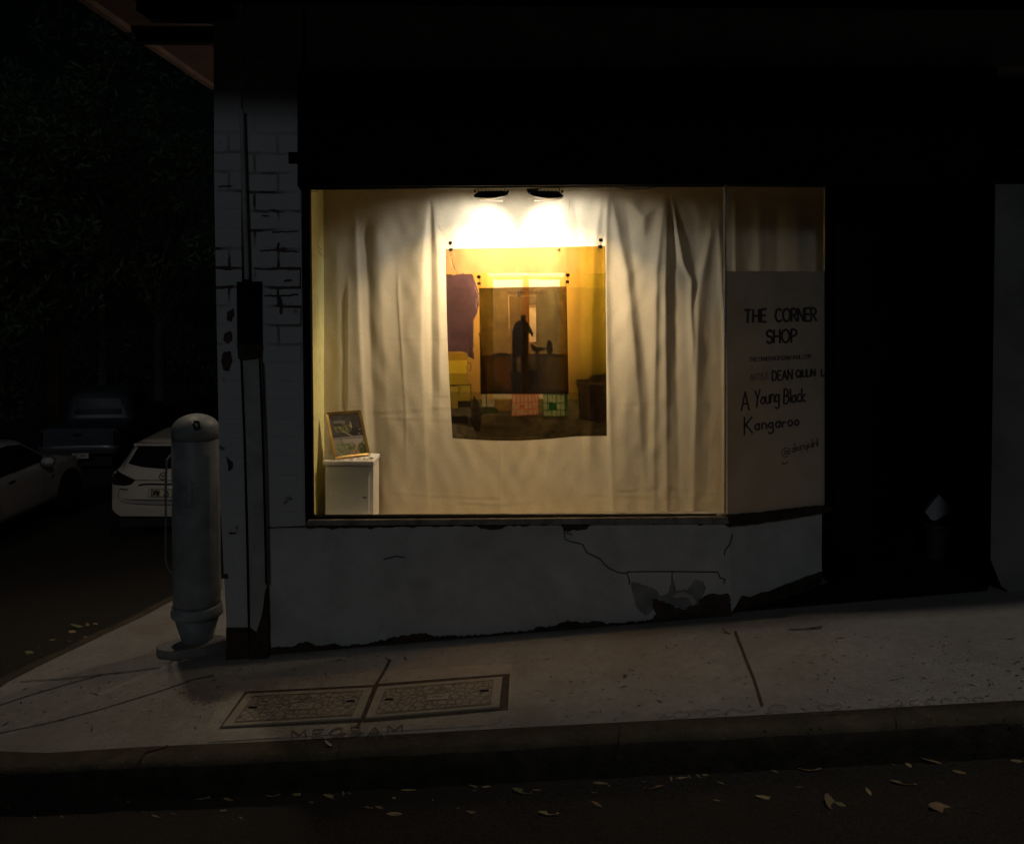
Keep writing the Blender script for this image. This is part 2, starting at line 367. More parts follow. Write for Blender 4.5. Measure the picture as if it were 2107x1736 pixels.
def text(s, p0, p1, h, h1=None, slant=0.0, gap=0.16, wob=0.0, seed=1):
    """string fitted between two baseline points, cap height h..h1 (frame with v downwards)"""
    tot = sum(GL[c][0]+gap for c in s)-gap; p0 = Vector(p0); p1 = Vector(p1); h1 = h1 or h; x = 0; out = []; rr = random.Random(seed)
    for c in s:
        w, ls = GL[c]; jit = rr.uniform(-wob, wob); sc = 1+rr.uniform(-wob, wob)
        for l in ls:
            q = []
            for (a, b) in l:
                t = (x+a)/tot; base = p0.lerp(p1, t); hh = h+(h1-h)*t
                q.append((base.x+slant*b*hh, base.y-(b*sc+jit*0.5)*hh))
            out.append(q)
        x += w+gap
    return out

# ================================================================== GROUND
def gmesh(poly, step, off):
    v, f = fill2d(poly, step)
    vv = [(p.x, p.y, ground(p.x, p.y)+off) for p in v]
    ff = []
    for a in f:   # face up
        p = [v[i] for i in a]; ar = sum(p[i].x*p[(i+1) % len(p)].y-p[(i+1) % len(p)].x*p[i].y for i in range(len(p)))
        ff.append(a if ar > 0 else a[::-1])
    return vv, ff
def ext(a, b, t): return (b[0]+(b[0]-a[0])*t, b[1]+(b[1]-a[1])*t)
g2 = lambda u, v, o=0.0: (lambda p: (p.x, p.y))(G(u, v, o))
kb = [g2(0, 1545), g2(92, 1549), g2(294, 1536), g2(590, 1523), g2(1096, 1495), g2(1576, 1470), g2(2107, 1440)]
kf = [g2(0, 1580), g2(135, 1581), g2(280, 1561), g2(590, 1552), g2(1096, 1531), g2(1576, 1500), g2(2107, 1471)]
far_b = ext(kb[3], kb[-1], 3.0); far_f = ext(kf[3], kf[-1], 3.0)
sk = [g2(355, 1235), g2(302, 1264), g2(224, 1301), g2(84, 1368), g2(14, 1404)]
skd = Vector(sk[0])-Vector(sk[3]); skd.normalize()
side_far = Vector(sk[0])+skd*10.0; side_near = Vector(sk[4])-skd*0.25
# rounded corner between the side kerb and the main kerb, off to the left of the frame
ca = side_near; cb = Vector(kb[0]); tip = Vector((min(ca.x, cb.x)-0.45, (ca.y*0.35+cb.y*0.65)))
corner = [tuple(ca.lerp(tip, t).lerp(tip.lerp(cb, t), t)) for t in [i/10 for i in range(11)]]
inner = [tuple(side_far)]+sk+corner+kb[1:]+[far_b]
lip = inner
W0 = [tuple(Vector(p)) for p in inner]
def offset_line(pts, d):
    out = []
    for i in range(len(pts)):
        a = Vector(pts[max(i-1, 0)]); b = Vector(pts[min(i+1, len(pts)-1)]); t = (b-a).normalized(); n = Vector((t.y, -t.x))
        out.append(tuple(Vector(pts[i])+n*d))
    return out
kw = (Vector(kf[4])-Vector(kb[4])).length*0.92
outer = offset_line(inner, -kw)
if abs(outer[-3][1]-kf[-2][1]) > abs(offset_line(inner, kw)[-3][1]-kf[-2][1]): outer = offset_line(inner, kw)
# footpath: reaches under the building
pave_poly = [tuple(p) for p in inner]+[(far_b[0], 1.3), (-0.3, 1.3), (-0.9, 2.4), (-0.9, side_far.y)]
ks = lambda pts: pts
struct('footpath', gmesh(pave_poly, 0.16, 0.0), M_PAVE, smooth=True)
# kerb sweep
def kerb_mesh():
    A = densify_line(inner, 0.12); B = densify_line(outer, 0.12, n=len(A)); bm = nb(); rings = []; rr = random.Random(5)
    for i, (a, b) in enumerate(zip(A, B)):
        a = Vector(a); b = Vector(b); j = lambda s: rr.uniform(-s, s)
        ga = ground(a.x, a.y); gb = ground(b.x, b.y); n = (b-a).normalized()*0.012
        c = b+n*j(0.6)
        rings.append([bm.verts.new(p) for p in ((a.x, a.y, ga-0.16), (a.x, a.y, ga+0.001), (b.x*.75+a.x*.25, b.y*.75+a.y*.25, gb+0.0+j(.002)),
                      (c.x-n.x*1.5, c.y-n.y*1.5, gb-0.004+j(.003)), (c.x+n.x*.3, c.y+n.y*.3, gb-0.022+j(.003)), (c.x+n.x, c.y+n.y, gb-0.09+j(.004)), (c.x+n.x, c.y+n.y, gb-0.30))])
    for i in range(len(rings)-1):
        for k in range(6): bm.faces.new((rings[i][k], rings[i][k+1], rings[i+1][k+1], rings[i+1][k]))
    bmesh.ops.recalc_face_normals(bm, faces=bm.faces[:]); return bm
def densify_line(pts, step, n=None):
    P0 = [Vector(p) for p in pts]; L = [0]
    for i in range(len(P0)-1): L.append(L[-1]+(P0[i+1]-P0[i]).length)
    n = n or int(L[-1]/step); out = []; k = 0
    for i in range(n):
        s = L[-1]*i/(n-1)
        while k < len(L)-2 and L[k+1] < s: k += 1
        out.append(P0[k].lerp(P0[k+1], (s-L[k])/max(1e-9, L[k+1]-L[k])))
    return out
ob = struct('kerb', kerb_mesh(), [M_KERB, mat('shaded kerb face', (.028, .024, .016), .95, .5, 14, .6, 40)], smooth=True)  # face near black: the shade on its street side is put into the colour
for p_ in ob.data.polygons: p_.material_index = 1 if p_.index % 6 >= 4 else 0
struct('kerb_joints', strokes([[(1274, 1486), (1276, 1524)], [(345, 1534), (300, 1545), (284, 1566)], [(1840, 1456), (1846, 1488)], [(700, 1518), (697, 1547)]], 3.5, (lambda u, v, k: G(u, v, 0.0035+.0002*k)), wob=1.0), M_BARE)
# road: one sheet to the horizon
def road_mesh():
    def axis(a, b, lo, hi, fine):
        xs = [lo]; x = lo
        while x < hi:
            d = 0 if a < x < b else min(abs(x-a), abs(x-b)); x += fine+d*0.25; xs.append(x)
        return xs
    X = axis(-4, 4, -90, 90, 0.2); Y = axis(-3, 9, -40, 140, 0.2)
    vv = [(x, y, ground(x, y)-0.155) for y in Y for x in X]; n = len(X)
    ff = [(j*n+i, j*n+i+1, (j+1)*n+i+1, (j+1)*n+i) for j in range(len(Y)-1) for i in range(n-1)]
    return vv, ff
struct('road', road_mesh(), M_ROAD, smooth=True)

# joints, scratches and pavement details sit in the footpath sheet
def gmap(off, lift=0.0002): return lambda u, v, k: G(u, v, off+lift*k)
jl = [[(803, 1357), (790, 1382), (771, 1412)], [(745, 1478), (735, 1497)], [(1512, 1299), (1530, 1345), (1552, 1400), (1568, 1450)]]
struct('footpath_joints', strokes(jl, 6, gmap(0.003), wob=0.8), M_GROOVE)
jl2 = [[(0, 1507), (100, 1486), (200, 1461), (330, 1420), (400, 1397), (440, 1389)], [(0, 1449), (60, 1430), (150, 1402), (210, 1386)],
       [(40, 1402), (120, 1396), (250, 1383), (330, 1372)]]
struct('footpath_cracks', strokes(jl2, 1.3, gmap(0.003), wob=1.0), M_GROOVE)
surr = [g2(470, 1400), g2(1052, 1366), g2(1060, 1400), g2(1045, 1470), g2(1020, 1492), g2(430, 1527), g2(425, 1503)]
struct('pit_surround', gmesh(surr, 0.08, 0.003), M_PAVE2, smooth=True)
sc = text('MEGSAM', (600, 1519), (828, 1507), 17, gap=.3, wob=.1)
struct('scratched_writing', strokes(sc, 2.3, gmap(0.007), wob=1.3), M_SCR)
heart = [[(1405, 1466), (1392, 1456), (1400, 1450), (1416, 1455), (1436, 1449), (1444, 1456), (1420, 1468)]]
heart = [[(u+290, v-4) for u, v in h] for h in heart]
scr = [arc(1402, 1470, 16, 7, 200, 520, 10), arc(1434, 1467, 15, 7, 160, 420, 9), arc(1466, 1465, 17, 7, 30, 330, 9), [(1482, 1470), (1510, 1459), (1530, 1463), (1556, 1459)],
       arc(1600, 1457, 20, 7, 20, 340, 10), [(1358, 1474), (1388, 1472)]]+heart
scr += [arc(1820+i*32, 1448-i*1.6, 12, 6, 30*i, 30*i+230, 7) for i in range(7)]
struct('scratched_scribbles', strokes(scr, 1.1, gmap(0.004), wob=1.6), M_SCR)

# ---- pit covers
def cover_mat():
    m = bpy.data.materials.new('patterned pit cover'); m.use_nodes = True; t = m.node_tree; N = t.nodes; L = t.links; b = N['Principled BSDF']; b.inputs['Roughness'].default_value = 0.85
    tc = N.new('ShaderNodeTexCoord'); nz = N.new('ShaderNodeTexNoise'); nz.inputs['Scale'].default_value = 9
    L.new(tc.outputs['Object'], nz.inputs['Vector'])
    va = N.new('ShaderNodeVectorMath'); va.operation = 'MULTIPLY_ADD'; L.new(nz.outputs['Color'], va.inputs[0]); va.inputs[1].default_value = (0.05,)*3; L.new(tc.outputs['Object'], va.inputs[2])
    vo = N.new('ShaderNodeTexVoronoi'); vo.feature = 'DISTANCE_TO_EDGE'; vo.inputs['Scale'].default_value = 30; L.new(va.outputs[0], vo.inputs['Vector'])
    r = N.new('ShaderNodeValToRGB'); r.color_ramp.elements[0].position = 0.05; r.color_ramp.elements[1].position = 0.12
    r.color_ramp.elements[0].color = (0.16, 0.135, 0.11, 1); r.color_ramp.elements[1].color = (0.30, 0.265, 0.22, 1); L.new(vo.outputs[0], r.inputs[0])
    L.new(r.outputs[0], b.inputs['Base Color'])
    bp = N.new('ShaderNodeBump'); bp.inputs['Strength'].default_value = 0.6; bp.inputs['Distance'].default_value = 0.004; L.new(r.outputs[0], bp.inputs['Height']); L.new(bp.outputs[0], b.inputs['Normal'])
    return m
M_COVP = cover_mat()
def quad_uv(c, s, t): return ((c[0][0]*(1-s)+c[1][0]*s)*(1-t)+(c[3][0]*(1-s)+c[2][0]*s)*t, (c[0][1]*(1-s)+c[1][1]*s)*(1-t)+(c[3][1]*(1-s)+c[2][1]*s)*t)
gap_poly = [g2(504, 1424), g2(772, 1410), g2(776, 1408), g2(1049, 1387), g2(1045, 1462), g2(752, 1488), g2(747, 1487), g2(450, 1501)]
struct('pit_recess', gmesh(gap_poly, 0.08, 0.0045), M_GROOVE)
def cover(c, label):
    cen = G(*quad_uv(c, .5, .5)); t = thing('pit_cover', label, 'pit cover', cen, 'concrete pit covers in the footpath')
    gq = [G(u, v, 0.012) for u, v in c]
    bm = nb(); prism(bm, gq, (0, 0, -0.008)); obj('slab', bm, M_COVER, t)
    q = [quad_uv(c, s, tt) for s, tt in ((.07, .10), (.93, .10), (.93, .88), (.07, .88))]
    pts = [G(u, v, 0.0135) for u, v in q]; obj('pattern_field', (pts, [(0, 1, 2, 3)]), M_COVP, t)
    cq = [quad_uv(c, s, tt) for s, tt in ((.42, .38), (.60, .38), (.60, .60), (.42, .60))]
    obj('centre_badge', ([G(u, v, 0.0145) for u, v in cq], [(0, 1, 2, 3)]), M_COVER, t)
    f = lambda s, tt: quad_uv(c, s, tt)
    ln = [[f(.07, .10), f(.93, .10), f(.93, .88), f(.07, .88), f(.07, .10)], [f(.42, .38), f(.60, .38), f(.60, .60), f(.42, .60), f(.42, .38)],
          [f(.47, .52), f(.50, .44), f(.53, .52), f(.56, .44)]]
    obj('engraved_lines', strokes(ln, 1.3, gmap(0.0150, 0.00008)), M_SCR, t)
    sl = [[f(.10, .45), f(.16, .45)], [f(.84, .42), f(.90, .42)]]
    for l_ in sl: obj('lifting_slot', strokes([l_], 3.4, gmap(0.0155, 0.00008)), M_DARK, t)
    return t
cover([(508, 1426), (767, 1413), (742, 1476), (457, 1493)], 'concrete pit cover with crazed pattern, the left one of the pair')
cover([(778, 1412), (1034, 1391), (1027, 1453), (752, 1476)], 'concrete pit cover with crazed pattern, the right one of the pair')

# ================================================================== BUILDING
bld = thing('corner_shop', 'old corner shop building of painted brick with a lit display window and black fascia', 'building', (0, 0.3, 0))
# ---- dado under the window (render over brick), follows the sloping footpath
YW = 0.0
base = lambda u: 1345+(u-555)*(1265-1345)/950
obj('front_wall', slab([(628, 1086), (1503, 1074), (1505, 1290), (1200, 1330), (900, 1355), (550, 1380), (548, 1086)], YW, 0.18), M_RENDER, bld)
# brick pier left of the window, up past the awning
obj('brick_pier', slab([(492, -500), (628, -500), (618, 380), (628, 1084), (548, 1084), (500, 300)], YW, 0.3), M_BRICK, bld)
obj('wall_above_fascia', slab([(629, -500), (2300, -520), (2300, 134), (2060, 138), (629, 148)], YW+0.002, 0.25), M_RENDER, bld)
# narrow projecting corner strip
obj('corner_strip', slab([(436, -500), (491, -500), (497, 560), (505, 1000), (512, 1290), (466, 1290), (452, 1000), (441, 400)], -0.035, 0.3), M_BRICK, bld)
obj('corner_post_foot', slab(jag([(466, 1291), (512, 1291), (513, 1374), (465, 1374)], 14, 1.2), -0.03, 0.25), M_ROT, bld)
# boxed pipe cover with recess above it
obj('pipe_cover', slab([(497, 742), (534, 738), (541, 1000), (547, 1200), (540, 1260), (528, 1300), (514, 1290), (508, 1100), (501, 900)], -0.05, 0.045), M_TRIM, bld)
obj('pipe_cover_foot', slab(jag([(514, 1292), (528, 1303), (541, 1262), (548, 1212), (552, 1372), (514, 1374)], 12, 1.5, 3), -0.048, 0.06), M_ROT, bld)
obj('meter_recess', slab([(487, 580), (534, 579), (535, 708), (530, 716), (488, 706)], -0.045, 0.04), M_DARK, bld)
obj('rusted_collar', slab(jag([(488, 708), (535, 710), (533, 737), (489, 740)], 9, 1.5, 4), -0.055, 0.04), M_ROT, bld)
crk = [[(497, 742), (503, 900), (508, 1100), (513, 1290)], [(535, 740), (541, 900), (545, 1080), (549, 1200)]]
for l_ in crk: obj('paint_split', strokes([l_], 4.5, lambda u, v, k: P(u, v, -0.056-0.0001*k), wob=1.0), M_DARK, bld)
pc = [[(484, 225), (490, 300), (494, 380), (498, 460), (497, 575)], [(497, 240), (500, 400), (503, 480), (502, 570)]]
obj('old_pipe', tube(nb(), [P(497, 225, -0.04), P(499, 300, -0.045), (P(503, 420, -0.045)), P(506, 500, -0.045), P(508, 575, -0.04)], 0.012), M_TRIM, bld)
# chips in the paint of the post
chips = [([(462, 686), (476, 680), (478, 700), (468, 708), (460, 700)], 1), ([(458, 725), (474, 722), (478, 745), (470, 765), (458, 760), (455, 742)], 2), ([(456, 1182), (470, 1180), (469, 1190), (458, 1191)], 3),
         ([(466, 940), (478, 950), (480, 962), (470, 970)], 4), ([(468, 640), (480, 634), (482, 650), (474, 664), (466, 655)], 5), ([(470, 1095), (486, 1094), (486, 1098), (470, 1099)], 6)]
for q, s in chips: obj('paint_chip', prism(nb(), [P(u, v, -0.038) for u, v in jag(q, 4, 1.2, s)], (0, 0.002, 0)), M_BARE, bld)
jo = [([(536, 516), (560, 515), (612, 518)], 2.6), ([(524, 552), (545, 554), (566, 553)], 3.2), ([(592, 554), (612, 553)], 4), ([(574, 500), (571, 514)], 5), ([(545, 608), (575, 609), (612, 606)], 3.2), ([(576, 613), (579, 628), (577, 644)], 6),
      ([(560, 478), (612, 476)], 2.4), ([(540, 444), (552, 445)], 2.5), ([(450, 384), (476, 383)], 2.4), ([(450, 552), (474, 555)], 3), ([(586, 578), (598, 577)], 4)]
for l_, w_ in jo:
    q_ = [tuple(Vector(a).lerp(Vector(b), k/5)) for a, b in zip(l_[:-1], l_[1:]) for k in range(6)]
    obj('open_brick_joint', strokes([q_], w_, lambda u, v, k: P(u, v, (-0.0025 if u > 500 else -.038)-0.0001*k), wob=1.3), M_BARE, bld)
# side wall, running back along the side street
sw = nb(); prism(sw, [Vector((-1.46, 0.27, -1.5)), Vector((1.5, 3.2, -1.5)), Vector((1.5, 3.2, 5)), Vector((-1.46, 0.27, 5))], (0.2, 0, 0)); obj('side_wall', sw, M_RENDER, bld)
obj('rear_side_wall', bx((1.5, 3.21, -3), (1.7, 13, 5)), M_RENDER, bld)
# cracks and fallen plaster on the dado
cr = lambda pts: [((1300+x/1.756)/1.1865, (1250+y/1.756)/1.1865) for x, y in pts]
cracks = [cr([(135, 70), (140, 115), (165, 128), (215, 135), (235, 175), (262, 188), (290, 200), (305, 222), (330, 240), (370, 258), (405, 265), (415, 290), (415, 312)]), cr([(405, 256), (480, 254), (600, 256), (795, 255)]),
          cr([(600, 256), (598, 300)]), cr([(795, 255), (805, 280), (825, 290), (822, 305)]), cr([(860, 95), (845, 140), (825, 165), (825, 185)])]
cracks += [[(1165, 1095), (1178, 1100)], [(790, 1150), (815, 1144), (832, 1147)], [(548, 1086), (632, 1082)]]
for l_ in cracks: obj('plaster_crack', strokes([l_], 2.3, lambda u, v, k: P(u, v, -0.003-0.0001*k), wob=1.0), M_BARE, bld)
cv = lambda pts: [((1500+x/3.512)/1.1865, (1230+y/3.512)/1.1865) for x, y in pts]
pat = cv([(140, 670), (200, 675), (350, 730), (400, 790), (460, 760), (500, 640), (515, 690), (530, 745), (640, 730), (690, 650), (760, 660), (785, 720), (760, 790), (710, 860), (640, 880), (600, 910), (480, 850), (330, 800), (340, 900), (270, 960), (190, 890), (150, 750)])
obj('worn_plaster', slab(jag(pat, 3, 1.3, 2), -0.002, 0.004), M_PATCH, bld)
pat2 = cv([(520, 760), (590, 755), (660, 780), (700, 830), (690, 865), (655, 850), (640, 800), (560, 800), (500, 805)])
obj('pale_plaster', slab(jag(pat2, 3, 1.0, 5), -0.005, 0.004), M_PALE, bld)
hole = cv([(330, 805), (400, 835), (470, 850), (540, 890), (600, 915), (650, 880), (720, 865), (730, 820), (820, 770), (900, 780), (985, 770), (1000, 850), (1010, 1040), (1000, 1090), (700, 1120), (400, 1150), (0, 1190), (20, 1120), (50, 1030), (200, 1020), (330, 990), (355, 950), (330, 880)])
obj('bare_brick_patch', slab(jag(hole, 3, 1.5, 9), -0.008, 0.012), M_BARE, bld)
# dirt and crumbled render along the foot and under the sill
rr = random.Random(11)
top = [(550+i*4.8, base(550+i*4.8)-rr.uniform(0, 4)-max(0, 7*math.sin(i*.11)+5*math.sin(i*.047+1)+3*math.sin(i*.5))-4*math.exp(-((550+i*4.8-840)/60)**2)*3) for i in range(200)]
obj('wall_foot_dirt', slab(top+[(1505, 1290), (1100, 1340), (550, 1378)], -0.010, 0.02), M_ROT, bld)
top = [(632+i*8.7, 1092+(-14)*i/100.0+-6+abs(rr.gauss(0, 2.2))+(9 if abs((i % 50)-44) < 4 else 0)*rr.random()+(12 if 61 <= i <= 66 else 0)) for i in range(100)]
obj('crumbled_edge', slab([(632, 1080), (1502, 1070)]+top[::-1], -0.0045, 0.005), M_ROT, bld)
# sill
obj('window_sill', slab([(633, 1071), (1500, 1064), (1500, 1077), (633, 1081)], -0.03, 0.12), M_SILL, bld)
# black fascia over the whole shopfront
obj('fascia', slab([(612, 149), (2052, 139), (2052, 378), (1712, 381), (1493, 379.5), (612, 384)], -0.03, 0.10), M_BLACKP, bld)
# angled shopfront return
A0 = P(1495, 1073, 0); Bq = P(1713, 1047, 0.30)
A0 = Vector((A0.x, 0.0, 0)); B0 = Vector((Bq.x, 0.30, 0)); dn = (B0-A0).normalized(); NA = Vector((dn.y, -dn.x, 0))
def PA(u, v, off=0.0): return PL(u, v, A0+NA*off, NA)
def slabA(poly, off, th, bm=None): return prism(bm or nb(), [PA(u, v, off) for u, v in poly], -NA*th)
obj('return_wall', slabA(jag([(1503, 1080), (1560, 1074), (1620, 1064), (1691, 1052), (1691, 1178), (1640, 1200), (1560, 1236), (1506, 1290)], 30, .6), 0.0, 0.15), M_RENDER, bld)
obj('return_sill', slabA(jag([(1498, 1063), (1560, 1059), (1690, 1044), (1712, 1042), (1712, 1052), (1640, 1065), (1560, 1077), (1501, 1083)], 10, 1.0), 0.03, 0.05), M_ROT, bld)
obj('return_dirt', slabA(jag([(1506, 1262), (1530, 1225), (1545, 1230), (1560, 1222), (1590, 1214), (1640, 1194), (1691, 1176), (1691, 1200), (1600, 1250), (1507, 1300)], 9, 1.4, 7), 0.006, 0.02), M_ROT, bld)
obj('door_jamb', slabA([(1703, 383), (1722, 383), (1722, 1176), (1703, 1178)], 0.012, 0.02), M_BLACKP, bld)
# display box
ZF = P(1050, 1082, 0.45).z; ZC = P(1050, 366, 0.45).z
XL0 = P(637, 700, 0.03).x; XL1 = P(668, 700, 0.45).x
lw = nb(); prism(lw, [Vector((XL0, 0.04, ZF-.02)), Vector((XL1, 0.45, ZF-.02)), Vector((XL1-.02, 0.62, ZF-.02)), Vector((XL1-.02, 0.62, ZC)), Vector((XL1, 0.45, ZC)), Vector((XL0-.01, 0.04, ZC))], (-0.08, 0, 0))
obj('display_side_wall', lw, M_YEL, bld)
obj('display_floor', prism(nb(), [Vector((XL0-.1, 0.19, ZF)), Vector((A0.x, 0.19, ZF)), Vector((B0.x, 0.32, ZF)), Vector((B0.x+.15, 0.62, ZF)), Vector((XL0-.1, 0.62, ZF))], (0, 0, -0.06)), M_CREAM, bld)
obj('display_ceiling', prism(nb(), [Vector((XL0-.1, 0.0, ZC+.003)), Vector((A0.x, 0.0, ZC+.003)), Vector((B0.x, 0.30, ZC+.003)), Vector((B0.x+.15, 0.62, ZC+.003)), Vector((XL0-.1, 0.62, ZC+.003))], (0, 0, 0.06)), M_CREAM, bld)
obj('display_back', bx((XL0-.1, 0.625, ZF-.1), (B0.x+.16, 0.66, ZC+.1)), M_CREAM, bld)
obj('display_end', bx((B0.x+.02, 0.33, ZF-.1), (B0.x+.14, 0.62, ZC+.05)), M_DARK, bld)
# windows: thin frame and glass
wf = obj('window_frame', slab([(622, 386), (1493, 380), (1493, 383), (636, 389), (643, 1063), (1490, 1061), (1494, 1061), (1495, 1066), (631, 1071)], 0.0, 0.045), M_BLACKP, bld)
obj('window_bead', tube(nb(), [P(619, 392, -0.006), P(621, 600, -0.006), P(624, 850, -0.006), P(627, 1062, -0.006)], 0.003, 6), M_TRIM, wf)
obj('window_mullion', slab([(1491, 380), (1495, 380), (1494, 1066), (1491, 1066)], 0.0, 0.02), M_TRIM, wf)
obj('glass', ([P(636, 386, 0.03), P(1491, 380, 0.03), P(1491, 1066, 0.03), P(640, 1068, 0.03)], [(0, 1, 2, 3)]), M_GLASS, wf)
rw = obj('return_window', slabA([(1703, 383), (1708, 383), (1707, 1046), (1702, 1048)], 0.0, 0.03), M_TRIM, bld)
obj('return_glass', ([PA(1497, 380, -.01), PA(1703, 383, -.01), PA(1702, 1046, -.01), PA(1497, 1070, -.01)], [(0, 1, 2, 3)]), M_GLASS, rw)
for l_, w_ in (([(928, 528), (934, 536), (931, 545), (938, 552), (942, 562)], 1.2), ([(1064, 600), (1070, 606), (1076, 601), (1070, 598), (1066, 609), (1075, 610)], 1.6), ([(1148, 512), (1153, 514), (1151, 518), (1147, 516)], 2.0), ([(652, 505), (660, 512), (657, 520), (664, 526)], 1.0)):
    obj('scratch_mark', strokes([l_], w_, lambda u, v, k: P(u, v, .0285-.0001*k), wob=1.2), M_LINE, wf)
# doorway
XD0 = B0.x+0.14; XD1 = P(2046, 700, 0.02).x
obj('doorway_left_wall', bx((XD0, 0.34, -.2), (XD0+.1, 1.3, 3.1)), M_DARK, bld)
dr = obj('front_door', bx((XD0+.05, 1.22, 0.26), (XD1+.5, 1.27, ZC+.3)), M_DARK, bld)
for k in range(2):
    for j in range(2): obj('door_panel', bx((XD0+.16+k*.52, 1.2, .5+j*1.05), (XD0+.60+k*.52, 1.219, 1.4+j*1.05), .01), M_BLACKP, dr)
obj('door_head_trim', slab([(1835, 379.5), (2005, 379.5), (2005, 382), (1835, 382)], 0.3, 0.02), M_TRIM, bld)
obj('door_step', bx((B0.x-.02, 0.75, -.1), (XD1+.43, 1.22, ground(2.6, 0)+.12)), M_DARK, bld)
struct('doorway_floor', gmesh([(A0.x+.03, .025), (XD1, .025), (XD1+.4, .5), (XD1+.4, 1.2), (B0.x, 1.2), (B0.x, .33)], .15, .005), mat('shaded doorway tiles', (.025, .022, .02), .6, .3, 12, spec=.1))  # doorway shade put into the near-black tile colour
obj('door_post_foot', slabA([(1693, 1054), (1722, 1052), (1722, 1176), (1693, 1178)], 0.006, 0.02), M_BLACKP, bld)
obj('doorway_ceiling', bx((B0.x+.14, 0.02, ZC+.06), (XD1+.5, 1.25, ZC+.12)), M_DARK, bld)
obj('right_pier', prism(nb(), [P(u, v, 0) for u, v in [(2048, 379), (2500, 379), (2500, 1230), (2300, 1235), (2107, 1240), (2060, 1205), (2038, 1150)]], (.42, .5, 0)), mat('grimy grey render', (.22, .21, .20), .8, .2, 3, .5, 30, stain=(.10, .09, .08), sscale=2, samt=.7), bld)
obj('right_pier_reveal', bx((XD1+.43, 0.5, -.1), (XD1+.53, 1.25, 3)), M_DARK, bld)
obj('upper_mass', bx((-1.0, 0.7, ZC+.22), (5.5, 9, 5.2)), M_DARK, bld)
# awning over both footpaths
ZA = 1.86+1.45
obj('awning_deck', bx((-1.40, -1.20, ZA), (6, -0.01, ZA+0.08)), M_BLACKP, bld); obj('corner_awning_deck', bx((-2.12, -1.20, ZA), (-1.401, -0.01, ZA+0.08)), M_UNDER, bld)
obj('side_awning_deck', bx((-2.12, -0.008, ZA), (-1.45, 12, ZA+0.08)), M_UNDER, bld)
obj('side_awning_inner', bx((-1.449, 0.31, ZA), (-0.3, 12, ZA+0.08)), M_UNDER, bld)
obj('awning_edge', bx((-2.16, -1.21, ZA-.03), (-2.121, 12, ZA+0.14)), mat('brown gutter paint', (.09, .06, .05), .6, .3, 8), bld)
for y in (0.42, 1.7, 3.0, 4.4): obj('awning_joist', bx((-2.12, y, ZA-.07), (-1.45, y+.06, ZA-.001)), M_BLACKP, bld)
obj('awning_box', bx((-1.85, -0.18, ZA-.09), (-1.42, 0.02, ZA-.002)), M_BLACKP, bld)

